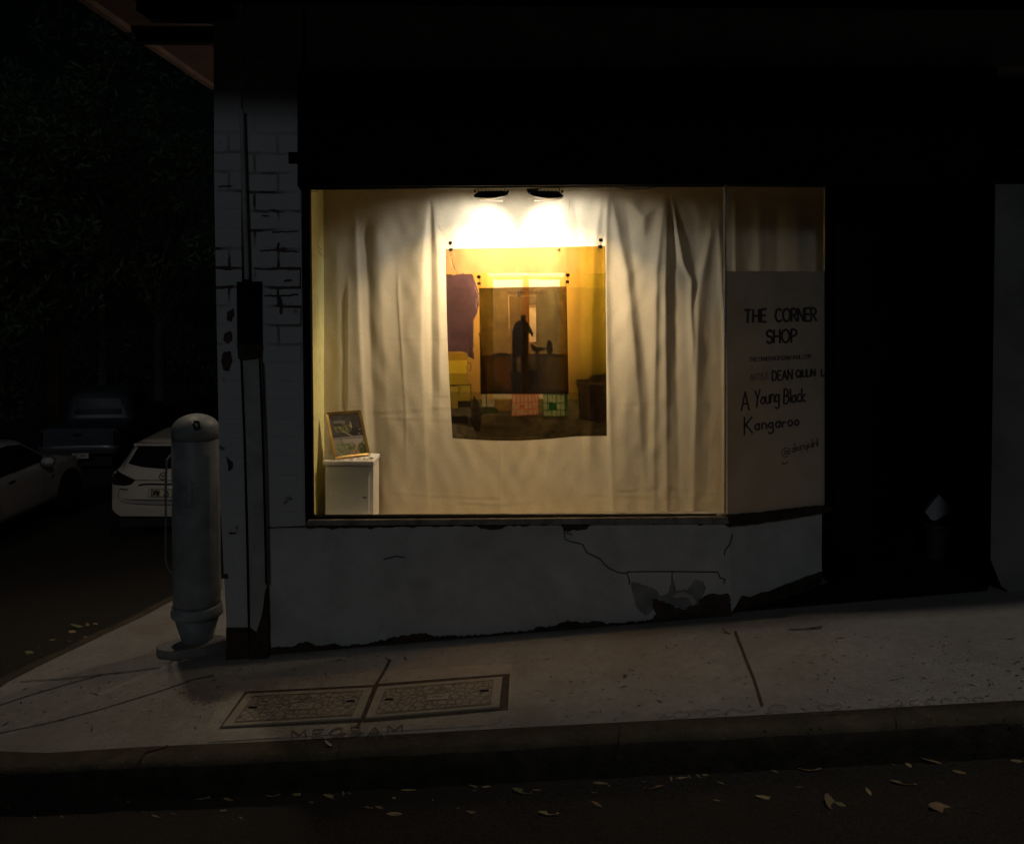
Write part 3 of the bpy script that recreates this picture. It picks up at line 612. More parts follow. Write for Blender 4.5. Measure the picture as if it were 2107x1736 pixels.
# ================================================================== CURTAIN
YC = 0.43
FOLDS = [ # polyline [(v,u)], half width left, half width right (px), amplitude (m, + towards the street), fade in v, fade out v
 ([(560, 694), (870, 700), (1070, 700)], 14, 20, .012, 480, 1400), ([(620, 716), (860, 716), (900, 728), (960, 738)], 3, 26, .016, 560, 960), ([(450, 732), (700, 742), (1070, 760)], 12, 4, .016, 420, 1400),
 ([(480, 752), (700, 760), (1070, 775)], 14, 12, -.022, 430, 1400), ([(500, 778), (800, 795), (1070, 812)], 14, 22, .010, 430, 1400), ([(600, 818), (850, 835)], 2, 5, .004, 540, 1000),
 ([(390, 884), (520, 870), (700, 866), (1070, 880)], 20, 8, .012, 380, 1300), ([(390, 887), (520, 901), (700, 905)], 8, 16, .013, 380, 900), ([(390, 886), (540, 886), (800, 889)], 6, 6, -.010, 380, 900),
 ([(430, 950), (1070, 955)], 30, 30, .006, 380, 1400), ([(400, 1080), (520, 1068), (700, 1060)], 8, 10, .006, 380, 1000), ([(400, 1095), (520, 1098), (1070, 1110)], 6, 6, .008, 380, 1400), ([(400, 1105), (520, 1130), (620, 1140)], 8, 6, .008, 380, 800),
 ([(385, 1178), (480, 1190), (520, 1194), (1070, 1200)], 12, 10, -.008, 380, 1300),
 ([(385, 1165), (500, 1150), (620, 1140)], 14, 14, .008, 380, 700), ([(385, 1240), (520, 1222), (800, 1215)], 8, 14, .012, 380, 1000), ([(385, 1250), (560, 1245), (700, 1248), (1070, 1262)], 6, 8, .013, 380, 1400),
 ([(385, 1253), (480, 1272), (560, 1290), (800, 1312), (1070, 1330)], 14, 10, .013, 380, 1400), ([(430, 1290), (600, 1310), (800, 1334)], 14, 14, -.010, 400, 1000),
 ([(385, 1262), (430, 1310), (450, 1325)], 10, 14, .010, 380, 520), ([(385, 1374), (430, 1345), (450, 1325)], 16, 10, .010, 380, 520),
 ([(385, 1368), (560, 1350), (900, 1345), (1070, 1345)], 14, 8, .017, 380, 1400), ([(385, 1374), (600, 1368), (1070, 1372)], 12, 7, .017, 380, 1400), ([(420, 1385), (700, 1390), (1070, 1400)], 9, 12, -.011, 390, 1400),
 ([(385, 1380), (470, 1392), (540, 1405), (576, 1421)], 6, 6, .019, 380, 640), ([(385, 1400), (420, 1430), (450, 1440)], 14, 18, .012, 380, 520), ([(430, 1430), (560, 1432), (620, 1430)], 22, 20, -.012, 400, 700),
 ([(480, 1462), (560, 1445), (620, 1436), (1070, 1425)], 8, 12, .016, 440, 1400), ([(560, 1425), (640, 1421), (700, 1424)], 8, 6, .016, 540, 800), ([(470, 1478), (600, 1484), (680, 1492), (1070, 1495)], 5, 7, .016, 440, 1400),
 ([(500, 1464), (800, 1462), (1070, 1455)], 18, 18, -.009, 460, 1400), ([(700, 1290), (1070, 1285)], 18, 30, .010, 600, 1400), ([(850, 1030), (1070, 1030)], 3, 3, .004, 880, 1400), ([(900, 1120), (1070, 1125)], 10, 10, .006, 860, 1400),
 ([(860, 905), (1070, 930)], 20, 26, .008, 820, 1400), ([(900, 1075), (1070, 1075)], 14, 14, -.006, 860, 1400), ([(900, 980), (1070, 990)], 16, 16, -.005, 860, 1400), ([(800, 1240), (1070, 1236)], 12, 12, -.006, 740, 1400),
 ([(385, 1510), (555, 1512), (1070, 1516)], 4, 8, .010, 380, 1400), ([(385, 1560), (1070, 1565)], 10, 16, .014, 380, 1400), ([(385, 1640), (1070, 1640)], 20, 20, .012, 380, 1400), ([(385, 1600), (1070, 1600)], 14, 14, -.012, 380, 1400)]
CREASE = [([(660, 838), (780, 848), (850, 842), (905, 838), (985, 838), (1060, 845), (1110, 850)], 3), ([(770, 858), (900, 862), (1100, 862)], 2), ([(880, 812), (1000, 818)], 2), ([(820, 650), (850, 646)], 2), ([(800, 695), (900, 697), (960, 694)], 2.5),
          ([(1245, 640), (1300, 638), (1340, 634)], 2), ([(1250, 695), (1330, 698)], 2), ([(1250, 830), (1400, 825), (1490, 835)], 2), ([(790, 1010), (900, 1020), (1040, 1024)], 2), ([(1190, 1016), (1400, 1024), (1490, 1012)], 2), ([(930, 1030), (1010, 1038), (1120, 1030)], 2),
          ([(1250, 1010), (1370, 1000), (1490, 1018)], 2), ([(665, 830), (760, 836)], 2)]
def curtain_mesh():
    us = np.arange(663, 1745, 2.4); vs = np.arange(360, 1090, 3.4); U, V = np.meshgrid(us, vs)
    D = np.zeros_like(U)
    for pl, wl, wr, amp, v0, v1 in FOLDS:
        pv = [p[0] for p in pl]; pu = [p[1] for p in pl]
        # extrapolate the last stretch
        c = np.interp(V, pv, pu); x = U-c
        wgt = np.clip((V-v0)/60, 0, 1)*np.clip((v1-V)/110, 0, 1); wgt = wgt*wgt*(3-2*wgt)
        w = np.where(x < 0, wl, wr); D += .82*amp*(1-.5*np.clip((V-720)/250, 0, 1))*wgt*np.exp(-(np.abs(x)/w)**1.6)
    for pl, w in CREASE:
        pu = [p[0] for p in pl]; pv = [p[1] for p in pl]; c = np.interp(U, pu, pv); e = np.clip((U-pu[0])/25, 0, 1)*np.clip((pu[-1]-U)/25, 0, 1)
        D += 0.0008*e*np.exp(-((V-c)/w)**2)-0.0005*e*np.exp(-((V-c-5)/(w+1))**2)
    # vertical ripple from the gathered heading plus soft random waves
    for _ in range(26):
        fu = rng.uniform(.012, .09); fv = rng.uniform(0, .008); ph = rng.uniform(0, 6.28); D += 0.0009*(.05/fu)**.7*np.sin(U*fu+V*fv+ph)
    for _ in range(30):
        fu = rng.uniform(.03, .2); fv = rng.uniform(.02, .12)*rng.choice([-1, 1]); ph = rng.uniform(0, 6.28); D += 0.00018*np.sin(U*fu+V*fv+ph)
    verts = []
    for i in range(len(vs)):
        for j in range(len(us)):
            p = P(us[j], vs[i], YC); verts.append((p.x, YC-D[i, j], max(ZF+.004, min(ZC-.002, p.z))))
    n = len(us); f = [(i*n+j, i*n+j+1, (i+1)*n+j+1, (i+1)*n+j) for i in range(len(vs)-1) for j in range(n-1)]
    return verts, f
def cloth_mat():
    m = bpy.data.materials.new('calico cloth'); m.use_nodes = True; t = m.node_tree; N = t.nodes; L = t.links; b = N['Principled BSDF']
    b.inputs['Roughness'].default_value = 0.95; b.inputs['Specular IOR Level'].default_value = 0.1
    tc = N.new('ShaderNodeTexCoord'); n = N.new('ShaderNodeTexNoise'); n.inputs['Scale'].default_value = 220; n.inputs['Detail'].default_value = 2
    mp = N.new('ShaderNodeMapping'); mp.inputs['Scale'].default_value = (1, 1, .35); L.new(tc.outputs['Object'], mp.inputs[0]); L.new(mp.outputs[0], n.inputs['Vector'])
    r = N.new('ShaderNodeValToRGB'); r.color_ramp.elements[0].position = .3; r.color_ramp.elements[1].position = .7
    r.color_ramp.elements[0].color = (0.60, 0.52, 0.37, 1); r.color_ramp.elements[1].color = (0.69, 0.60, 0.44, 1); L.new(n.outputs[0], r.inputs[0]); L.new(r.outputs[0], b.inputs['Base Color'])
    bp = N.new('ShaderNodeBump'); bp.inputs['Strength'].default_value = .25; bp.inputs['Distance'].default_value = .002; L.new(n.outputs[0], bp.inputs['Height']); L.new(bp.outputs[0], b.inputs['Normal'])
    tl = N.new('ShaderNodeBsdfTranslucent'); tl.inputs[0].default_value = (.6, .5, .35, 1); mx = N.new('ShaderNodeMixShader'); mx.inputs[0].default_value = .12
    L.new(b.outputs[0], mx.inputs[1]); L.new(tl.outputs[0], mx.inputs[2]); L.new(mx.outputs[0], N['Material Output'].inputs[0]); return m
cur = obj('curtain', curtain_mesh(), cloth_mat(), smooth=True)
tag(cur, 'cream calico sheet hanging in loose folds behind the display window', 'curtain')

# ================================================================== FILM PRINTS (transparent prints, colour in the mesh)
def poly_mask(X, Y, poly, soft=0.0):
    m = np.zeros(X.shape, bool); n = len(poly); j = n-1
    for i in range(n):
        xi, yi = poly[i]; xj, yj = poly[j]
        if yi != yj:
            c = ((yi > Y) != (yj > Y)) & (X < (xj-xi)*(Y-yi)/(yj-yi)+xi); m ^= c
        j = i
    return m
def vnoise(X, Y, s, seed, oct=3):
    out = np.zeros(X.shape); r = np.random.default_rng(seed); a = 1.0; tot = 0
    for o in range(oct):
        g = r.random((64, 64)); x = X/s; y = Y/s; xi = np.floor(x).astype(int); yi = np.floor(y).astype(int); fx = x-xi; fy = y-yi; fx = fx*fx*(3-2*fx); fy = fy*fy*(3-2*fy)
        q = lambda i, k: g[(yi+k) % 64, (xi+i) % 64]
        out += a*((q(0, 0)*(1-fx)+q(1, 0)*fx)*(1-fy)+(q(0, 1)*(1-fx)+q(1, 1)*fx)*fy); tot += a; a *= .55; s *= .5
    return out/tot
class Paint:
    def __init__(s, X, Y, col): s.X, s.Y = X, Y; s.c = np.tile(np.array(col, float), X.shape+(1,))
    def poly(s, pts, col, a=1.0, nz=0.0, ns=20, seed=1):
        m = poly_mask(s.X, s.Y, pts); c = np.array(col, float)
        k = (1+nz*(vnoise(s.X, s.Y, ns, seed)-.5)*2)[..., None] if nz else 1
        s.c = np.where(m[..., None], s.c*(1-a)+c*k*a, s.c)
    def rect(s, x0, y0, x1, y1, col, **k): s.poly([(x0, y0), (x1, y0), (x1, y1), (x0, y1)], col, **k)
    def line(s, pts, w, col, a=1.0):
        for (x0, y0), (x1, y1) in zip(pts[:-1], pts[1:]):
            dx, dy = x1-x0, y1-y0; L2 = dx*dx+dy*dy+1e-9; t = np.clip(((s.X-x0)*dx+(s.Y-y0)*dy)/L2, 0, 1)
            d = np.hypot(s.X-x0-t*dx, s.Y-y0-t*dy); k = (np.clip((w/2+1-d)/2, 0, 1)*a)[..., None]; s.c = s.c*(1-k)+np.array(col, float)*k
    def mul(s, f): s.c = s.c*f[..., None]
def attr_film(name, gloss=0.04, diff=0.12):
    m = bpy.data.materials.new(name); m.use_nodes = True; t = m.node_tree; N = t.nodes; L = t.links; N.remove(N['Principled BSDF'])
    at = N.new('ShaderNodeAttribute'); at.attribute_name = 'Col'
    tr = N.new('ShaderNodeBsdfTransparent'); L.new(at.outputs['Color'], tr.inputs[0])
    df = N.new('ShaderNodeBsdfDiffuse'); mu = N.new('ShaderNodeMixRGB'); mu.blend_type = 'MULTIPLY'; mu.inputs[0].default_value = 1; mu.inputs[2].default_value = (.5, .5, .5, 1); L.new(at.outputs['Color'], mu.inputs[1]); L.new(mu.outputs[0], df.inputs[0])
    mx = N.new('ShaderNodeMixShader'); mx.inputs[0].default_value = diff; L.new(tr.outputs[0], mx.inputs[1]); L.new(df.outputs[0], mx.inputs[2])
    gl = N.new('ShaderNodeBsdfGlossy'); gl.inputs['Roughness'].default_value = .15; mx2 = N.new('ShaderNodeMixShader'); mx2.inputs[0].default_value = gloss
    L.new(mx.outputs[0], mx2.inputs[1]); L.new(gl.outputs[0], mx2.inputs[2]); L.new(mx2.outputs[0], N['Material Output'].inputs[0]); return m
def attr_paper(name):
    m = bpy.data.materials.new(name); m.use_nodes = True; t = m.node_tree; N = t.nodes; b = N['Principled BSDF']; b.inputs['Roughness'].default_value = .3
    at = N.new('ShaderNodeAttribute'); at.attribute_name = 'Col'; t.links.new(at.outputs['Color'], b.inputs['Base Color']); return m
def grid_print(name, nx, ny, pos, paint, material, parent):
    """pos(s,t)->3D, paint: Paint over the ny x nx grid"""
    v = [pos(j/(nx-1), i/(ny-1)) for i in range(ny) for j in range(nx)]
    f = [(i*nx+j, i*nx+j+1, (i+1)*nx+j+1, (i+1)*nx+j) for i in range(ny-1) for j in range(nx-1)]
    o = obj(name, (v, f), material, parent, smooth=True); ca = o.data.color_attributes.new('Col', 'FLOAT_COLOR', 'POINT')
    c = np.ones((ny*nx, 4)); c[:, :3] = np.clip(paint.c.reshape(-1, 3), 0, 1); ca.data.foreach_set('color', c.ravel()); return o
YF, YS = 0.065, 0.115
c2v = lambda x, y: ((1050+x/3.156)/1.1865, (550+y/3.156)/1.1865)
nx, ny = 200, 236
S, T = np.meshgrid(np.linspace(0, 1, nx), np.linspace(0, 1, ny))
fc = [(120, 183), (1350, 160), (1362, 1622), (172, 1640)]
FX = (fc[0][0]*(1-S)+fc[1][0]*S)*(1-T)+(fc[3][0]*(1-S)+fc[2][0]*S)*T
FY = (fc[0][1]*(1-S)+fc[1][1]*S)*(1-T)+(fc[3][1]*(1-S)+fc[2][1]*S)*T
FX = FX-18*np.sin(T*math.pi)*(1-S)*.6
FY = FY+T**6*26*np.sin(np.clip(S*1.25, 0, 1)*math.pi)
pa = Paint(FX, FY, (.88, .51, .12))
kx_ = np.clip((FX-980)/280, 0, 1)[..., None]; pa.c = pa.c*(1-kx_)+np.array((.50, .34, .035))*kx_; ky_ = np.clip((FY-850)/350, 0, 1); pa.mul(1-.30*ky_)  # darker to the right: partly the print, partly painted shade of the sheet behind
pa.poly([(100, 1340), (1400, 1340), (1400, 1700), (100, 1700)], (.24, .19, .10), nz=.5, ns=60, seed=2)            # floor
pa.rect(400, 1300, 500, 1400, (.62, .56, .36)); pa.rect(500, 1295, 620, 1420, (.70, .42, .06))
pa.poly([(500, 1345), (620, 1345), (620, 1430), (490, 1430)], (.42, .26, .08), nz=.2)
pa.rect(440, 368, 1042, 1340, (.93, .60, .16))
pa.rect(445, 370, 1040, 384, (1, .93, .75)); pa.rect(462, 384, 720, 400, (1, .78, .42)); pa.rect(770, 384, 1030, 398, (1, .82, .5))
pa.rect(484, 420, 712, 1330, (.98, .86, .62)); pa.rect(765, 420, 1000, 1330, (1, .90, .68)); pa.rect(712, 384, 765, 1330, (.90, .56, .20))
pa.rect(484, 418, 712, 474, (1, .96, .88)); pa.rect(765, 418, 1000, 474, (1, .96, .88)); pa.line([(1036, 370), (1036, 1320)], 6, (.8, .55, .3))
tow = [(118, 375), (180, 382), (250, 372), (325, 378), (352, 440), (372, 520), (378, 600), (360, 680), (332, 745), (330, 960), (342, 1034), (240, 988), (290, 975), (118, 975)]
pa.poly(tow, (.17, .095, .12), nz=.22, ns=30, seed=4); pa.poly([(285, 760), (335, 740), (340, 1030), (300, 1010)], (.12, .06, .08), a=.7)
pa.line([(345, 480), (372, 545), (352, 620), (372, 660), (330, 745), (338, 900), (330, 1000)], 3, (.85, .6, .5), a=.8); pa.line([(335, 400), (385, 545)], 2, (.9, .7, .6), a=.6)
pa.rect(118, 985, 282, 1042, (.62, .36, .04)); pa.rect(118, 1042, 284, 1140, (.95, .68, .06)); pa.rect(118, 1140, 286, 1225, (.60, .42, .04)); pa.rect(282, 985, 288, 1225, (.5, .35, .05))
pa.line([(285, 1060), (312, 1064), (312, 1110), (300, 1124)], 5, (.2, .14, .04), a=.8)
pa.rect(118, 1230, 318, 1420, (.62, .46, .07)); pa.line([(155, 1235), (312, 1228)], 9, (.12, .09, .05)); pa.line([(314, 1228), (314, 1430)], 6, (.12, .09, .05)); pa.line([(240, 1240), (215, 1310), (225, 1240)], 4, (.2, .14, .05))
pa.rect(215, 1350, 318, 1420, (.07, .06, .05)); pa.poly([(150, 1410), (310, 1400), (315, 1480), (150, 1480)], (.28, .25, .17), nz=.4); pa.poly([(150, 1468), (290, 1468), (292, 1530), (150, 1525)], (.07, .06, .05))
pa.poly([(335, 1310), (375, 1370), (398, 1450), (390, 1560), (330, 1600), (315, 1480), (325, 1400)], (.10, .08, .06), nz=.5, ns=16)
pa.poly([(150, 1530), (240, 1540), (330, 1560), (360, 1620), (340, 1660), (150, 1660)], (.42, .36, .28), nz=.5, ns=22); pa.poly([(300, 1480), (395, 1470), (385, 1600), (330, 1560)], (.08, .06, .05), nz=.4)
for k in range(7): pa.line([(180+k*22, 1540+k*6), (240+k*20, 1600+(k*37 % 40)), (300+k*14, 1640)], 3, (.12, .09, .06), a=.7)
pa.line([(380, 830), (402, 1040), (430, 1250), (434, 1400)], 7, (.09, .06, .04)); pa.poly([(400, 1408), (440, 1395), (520, 1410), (525, 1448), (400, 1450)], (.10, .13, .06), nz=.3)
pa.line([(400, 1580), (470, 1560), (550, 1550)], 5, (.1, .08, .05), a=.7); pa.line([(390, 1470), (470, 1450)], 3, (.55, .5, .35), a=.6)
# crates
def crate(x0, y0, x1, y1, x2, col, back):
    pa.rect(x0, y0, x1, y1, back); pa.rect(x1, y0, x2, y1-8, back)
    for k in range(6): x = x0+(x1-x0)*k/5; pa.line([(x, y0), (x, y1)], 4.5, col)
    for y in (y0+4, y0+(y1-y0)*.4, y0+(y1-y0)*.7, y1-4): pa.line([(x0, y), (x1, y), (x2, y-6)], 6, col)
    for k in range(4): x = x1+(x2-x1)*k/3; pa.line([(x, y0), (x, y1-8)], 5, col)
crate(632, 1300, 785, 1465, 832, (.95, .13, .04), (.98, .62, .42)); pa.rect(690, 1380, 722, 1410, (.95, .16, .06)); pa.line([(655, 1450), (690, 1400)], 4, (.95, .13, .04)); pa.line([(760, 1450), (722, 1400)], 4, (.95, .13, .04))
crate(872, 1300, 1040, 1475, 1056, (.03, .20, .05), (.50, .56, .30)); pa.rect(915, 1365, 970, 1420, (.03, .22, .05))
pa.rect(832, 1342, 868, 1450, (.35, .26, .1)); pa.poly([(870, 1470), (1056, 1470), (1060, 1500), (870, 1500)], (.12, .1, .06), a=.6); pa.poly([(632, 1466), (832, 1458), (832, 1480), (632, 1484)], (.12, .08, .05), a=.6)
# dark furniture at right
pa.poly([(1132, 1190), (1220, 1185), (1250, 1150), (1370, 1140), (1370, 1540), (1150, 1490), (1140, 1260), (1120, 1215)], (.09, .06, .035), nz=.6, ns=22, seed=8)
pa.line([(1130, 1215), (1370, 1222)], 5, (.38, .28, .12), a=.8); pa.line([(1140, 1250), (1145, 1480)], 4, (.3, .22, .1), a=.7); pa.line([(1250, 1235), (1330, 1232)], 4, (.4, .3, .12), a=.6); pa.line([(1240, 1140), (1260, 1150), (1370, 1145)], 5, (.3, .2, .08), a=.6)
pa.line([(1165, 1250), (1166, 1390)], 8, (.4, .28, .08), a=.5); pa.line([(1305, 1250), (1306, 1400)], 6, (.3, .2, .08), a=.5)
shade = 1-.45*np.exp(-(((FX-1200)/150)**2+((FY-1240)/130)**2)); pa.mul(np.where(FY > 1000, shade, 1))
pa.mul(np.where(FY > 1340, 1-.25*np.clip((FY-1340)/300, 0, 1)+.35*(vnoise(FX, FY*2.5, 45, 5, 4)-.5), 1))
pa.line([(170, 1600), (300, 1632), (600, 1640), (900, 1630), (1150, 1590), (1362, 1575)], 3, (.75, .62, .4), a=.35)
yel_ = (FY < 368)&(FX > 100); kt_ = (np.clip((FX-950)/250, 0, 1))[..., None]; pa.c = np.where(yel_[..., None], np.array((.76, .49, .25))*(1-kt_)+np.array((.66, .42, .06))*kt_, pa.c); pa.mul(np.where(FY < 480, .72, .60)); pa.mul(np.where(FY > 1285, .74, 1)); gy_ = pa.c.mean(axis=-1, keepdims=True); ds_ = np.where(FY > 1285, .12, 0)[..., None]; pa.c = pa.c*(1-ds_)+gy_*np.array((1.1, .9, .55))*ds_
pt = thing('film_print', 'large transparent photographic print of a yellow room with two crates, hung by clips', 'print', P(1085, 900, YF))
def posF(s, t):
    i = t*(ny-1); j = s*(nx-1); x = FX[int(round(i)), int(round(j))]; y = FY[int(round(i)), int(round(j))]
    u, v = c2v(x, y); bow = 0.012*math.sin(s*math.pi)*(.4+.6*t)+0.02*max(0, t-.9)*10*(.3)
    return P(u, v, YF-bow)
grid_print('printed_film', nx, ny, posF, pa, attr_film('printed film', .02, .08), pt)
# small print behind it
mx_, my_ = 180, 220
S2, T2 = np.meshgrid(np.linspace(0, 1, mx_), np.linspace(0, 1, my_))
sc_ = [(377, 484), (1052, 470), (1068, 1300), (388, 1300)]
GX = (sc_[0][0]*(1-S2)+sc_[1][0]*S2)*(1-T2)+(sc_[3][0]*(1-S2)+sc_[2][0]*S2)*T2
GY = (sc_[0][1]*(1-S2)+sc_[1][1]*S2)*(1-T2)+(sc_[3][1]*(1-S2)+sc_[2][1]*S2)*T2
pb = Paint(GX, GY, (.34, .26, .17)); pb.mul(1-.55*sm_arr) if False else None
pb.rect(377, 470, 486, 1300, (.24, .22, .17)); pb.rect(486, 500, 610, 970, (.34, .25, .13), nz=.1); pb.rect(710, 470, 765, 1300, (.30, .20, .16)); pb.rect(820, 500, 1070, 985, (.26, .22, .14), nz=.1)
pb.rect(600, 512, 880, 525, (.22, .15, .08)); pb.line([(605, 540), (612, 870)], 5, (.85, .70, .5), a=.8); pb.rect(612, 545, 712, 990, (.30, .21, .11)); pb.line([(610, 542), (815, 543)], 5, (.62, .5, .36), a=.8)
pb.rect(755, 600, 822, 920, (.28, .18, .10)); pb.rect(764, 636, 817, 900, (.92, .74, .55)); pb.rect(764, 612, 817, 636, (.5, .34, .2))
pb.rect(377, 1000, 1070, 1310, (.085, .07, .075), nz=.3, ns=60); pb.rect(495, 1020, 625, 1260, (.15, .08, .05)); pb.rect(430, 1010, 490, 1240, (.10, .085, .07)); pb.rect(900, 1020, 1070, 1260, (.12, .10, .07), nz=.2)
pb.rect(480, 990, 1040, 1004, (.06, .045, .03)); pb.rect(520, 984, 600, 996, (.03, .02, .02))
man = [(694, 712), (704, 694), (725, 687), (740, 696), (743, 714), (738, 734), (765, 752), (790, 790), (812, 835), (803, 862), (790, 840), (762, 815), (765, 880), (764, 990), (758, 1040), (752, 1120), (700, 1124), (698, 1010), (690, 990), (672, 1120), (628, 1130), (618, 1000), (618, 880), (622, 860), (618, 820), (634, 772), (660, 742), (700, 730)]
man = [(708+(x-708)*.84, y) for x, y in man]; pb.poly(man, (.03, .03, .05)); pb.poly([(668, 1020), (698, 1005), (700, 1120), (670, 1125)], (.14, .12, .09))
for b_ in ([(775, 918), (790, 914), (800, 925), (820, 938), (890, 945), (895, 955), (870, 962), (840, 970), (830, 1000), (812, 1000), (808, 975), (790, 965), (778, 945)], [(905, 892), (920, 884), (935, 895), (942, 930), (946, 960), (940, 985), (905, 990), (896, 950), (900, 915)]): pb.poly(b_, (.035, .03, .03))
pb.line([(770, 905), (818, 925)], 5, (.5, .35, .25), a=.7)
pb.poly([(612, 1125), (830, 1125), (835, 1200), (820, 1290), (640, 1290), (625, 1200)], (.05, .05, .075), nz=.3, ns=25); pb.poly([(760, 1110), (780, 1098), (792, 1115), (800, 1240), (760, 1240)], (.03, .028, .035))
pb.poly([(500, 1210), (560, 1215), (600, 1290), (480, 1290)], (.09, .06, .035), nz=.5, ns=18); pb.poly([(380, 484), (486, 484), (486, 1000), (392, 1000)], (.20, .19, .12), a=.6)
pb.mul(.82+.3*(vnoise(GX, GY, 40, 3)-.5))
ps = thing('film_print', 'small dark transparent print of a standing figure and two birds, hung behind the large one', 'print', P(1078, 800, YS))
def posS(s, t):
    i = int(round(t*(my_-1))); j = int(round(s*(mx_-1))); u, v = c2v(GX[i, j], GY[i, j]); return P(u, v, YS-0.006*math.sin(s*math.pi))
grid_print('printed_film', mx_, my_, posS, pb, attr_film('printed film dark', .0, .04), ps)
# clips and lines
def clip(u, v, y, parent, tilt, w=.022):
    c = P(u, v, y); M = Matrix.Translation(c) @ Matrix.Rotation(tilt, 4, 'Y')
    bm = nb(); pr = [(-w/2, -.006, -.007), (w/2, -.006, -.007), (w/2, .006, -.007), (-w/2, .006, -.007), (-w/2, -.002, .008), (w/2, -.002, .008), (w/2, .002, .008), (-w/2, .002, .008)]
    vs = [bm.verts.new(M @ Vector(q)) for q in pr]
    for f in ((0, 1, 2, 3), (4, 7, 6, 5), (0, 4, 5, 1), (1, 5, 6, 2), (2, 6, 7, 3), (3, 7, 4, 0)): bm.faces.new([vs[i] for i in f])
    o = obj('clip', bm, M_CLIP, parent)
    hb = nb()
    for s in (-1, 1): tube(hb, [M @ Vector(q) for q in ((-.007, s*.004, -.006), (-.005, s*.008, -.020), (.005, s*.008, -.020), (.007, s*.004, -.006))], .0012, 6)
    obj('clip_wire', hb, M_STEEL, o)
    kb_ = nb(); tube(kb_, [M @ Vector(q) for q in ((0, 0, .006), (.001, -.002, .018), (-.002, 0, .03))], .0015, 6)
    box(kb_, M @ Vector((-.011, -.007, .027)), M @ Vector((.009, .007, .045)), .003); obj('line_grip', kb_, M_CLIP, o)
clip(*c2v(160, 190), YF-.002, pt, R(-4)); clip(*c2v(1312, 168), YF-.002, pt, R(6))
clip(*c2v(377, 450), YS-.002, ps, R(0), .018); clip(*c2v(1058, 437), YS-.002, ps, R(4), .018)
obj('hanging_line', tube(nb(), [P(881, 387, YF), P(884, 410, YF), P(897, 455, YF), P(920, 496, YF)], .0011, 6), M_LINE, pt)
obj('hanging_line', tube(nb(), [P(1262, 383, YF), P(1254, 430, YF), P(1240, 490, YF)], .0011, 6), M_LINE, pt)
obj('hanging_line', tube(nb(), [P(982, 412, YS), P(983, 480, YS), P(986, 570, YS)], .0009, 6), M_LINE, ps)
obj('hanging_line', tube(nb(), [P(1172, 412, YS), P(1171, 480, YS), P(1168, 568, YS)], .0009, 6), M_LINE, ps)

# ================================================================== FLOOD LAMPS (lit)
def spot(name, loc, tgt, watts, size, blend, rad=.02, col=(1, .90, .74)):
    l = bpy.data.lights.new(name, 'SPOT'); l.energy = watts; l.spot_size = R(size); l.spot_blend = blend; l.shadow_soft_size = rad; l.color = col
    o = bpy.data.objects.new(name, l); C.objects.link(o); o.location = loc; o.rotation_euler = (Vector(tgt)-Vector(loc)).to_track_quat('-Z', 'Y').to_euler(); return o
YLAMP = 0.14
def flood(u0, u1, v0, v1, flip, label):
    a = P(u0, v1, YLAMP); b = P(u1, v1, YLAMP); top = P(u0, v0, YLAMP).z; c = (a+b)/2; w = abs(b.x-a.x); z = a.z
    t = thing('flood_lamp', label, 'lamp', (c.x, YLAMP, z), 'flood lamps hung over the display')
    s = -1 if flip else 1
    bm = nb(); n = 14; hgt = (top-z)
    prof = [(-w/2, 0.010), (-w/2+.004, .002)]+[(-w/2+w*k/n, -.010*math.sin(math.pi*k/n)*(1 if True else 0)+.012*(k/n)) for k in range(1, n)]+[(w/2, .020), (w/2-.01, .030), (w/2-.03, hgt*.75), (-w/2+.03, hgt*.70)]
    pts = [Vector((c.x+s*x, YLAMP-.055, z+zz)) for x, zz in prof]; prism(bm, pts, (0, .09, 0)); bmesh.ops.bevel(bm, geom=bm.edges[:], offset=.003, segments=1, affect='EDGES'); obj('housing', bm, M_BLACKM, t)
    fb = nb()
    for k in range(6): box(fb, (c.x-.05+k*.02-.002, YLAMP-.045, z+hgt*.72), (c.x-.05+k*.02+.002, YLAMP+.025, z+hgt*.88))
    obj('cooling_fins', fb, M_BLACKM, t)
    for q in (-1, 1):
        br = nb(); box(br, (c.x+q*(w/2-.022)-.002, YLAMP-.01, z+.03), (c.x+q*(w/2-.022)+.002, YLAMP+.01, ZC-.001)); box(br, (c.x+q*(w/2-.006)-.006, YLAMP-.01, z+.028), (c.x+q*(w/2-.006)+.006, YLAMP+.01, z+.044), .002)
        obj('bracket', br, M_BLACKM, t)
    obj('lens', bx((c.x-w*.33, YLAMP-.030, z-.0135), (c.x+w*.33, YLAMP+.03, z-.0105)), emis('lamp lens', (1, .85, .6), 0.6), t)
    return c, z
cL, zL = flood(975, 1047, 390, 408, False, 'black flood lamp with an empty gap above its left half, left of the pair')
cR, zR = flood(1088, 1159, 390, 408, True, 'black flood lamp with a cable bracket on its side, right of the pair')
def area(loc, d, w, h, watts, spread, col):
    l = bpy.data.lights.new('flood light', 'AREA'); l.shape = 'RECTANGLE'; l.size = w; l.size_y = h; l.energy = watts; l.color = col; l.spread = R(spread)
    o = bpy.data.objects.new('flood_light', l); C.objects.link(o); o.location = loc; o.rotation_euler = Vector(d).to_track_quat('-Z', 'Y').to_euler()
for cc, zz, sx in ((cL, zL, -1), (cR, zR, 1)):
    area((cc.x, YLAMP, zz-.018), (-sx*.42, .85, -.9), .18, .05, 1.15, 124, (1, .95, .87))
    area((cc.x, YLAMP, zz-.018), (sx*.20, .46, -1), .10, .05, 8.6, 98, (1, .74, .42))
spot('flood_beam', (cL.x+.08, YLAMP, zL-.02), Vector((cL.x-.36, YLAMP+.60, zL-.54)), 17, 98, .75, col=(1, .96, .90))
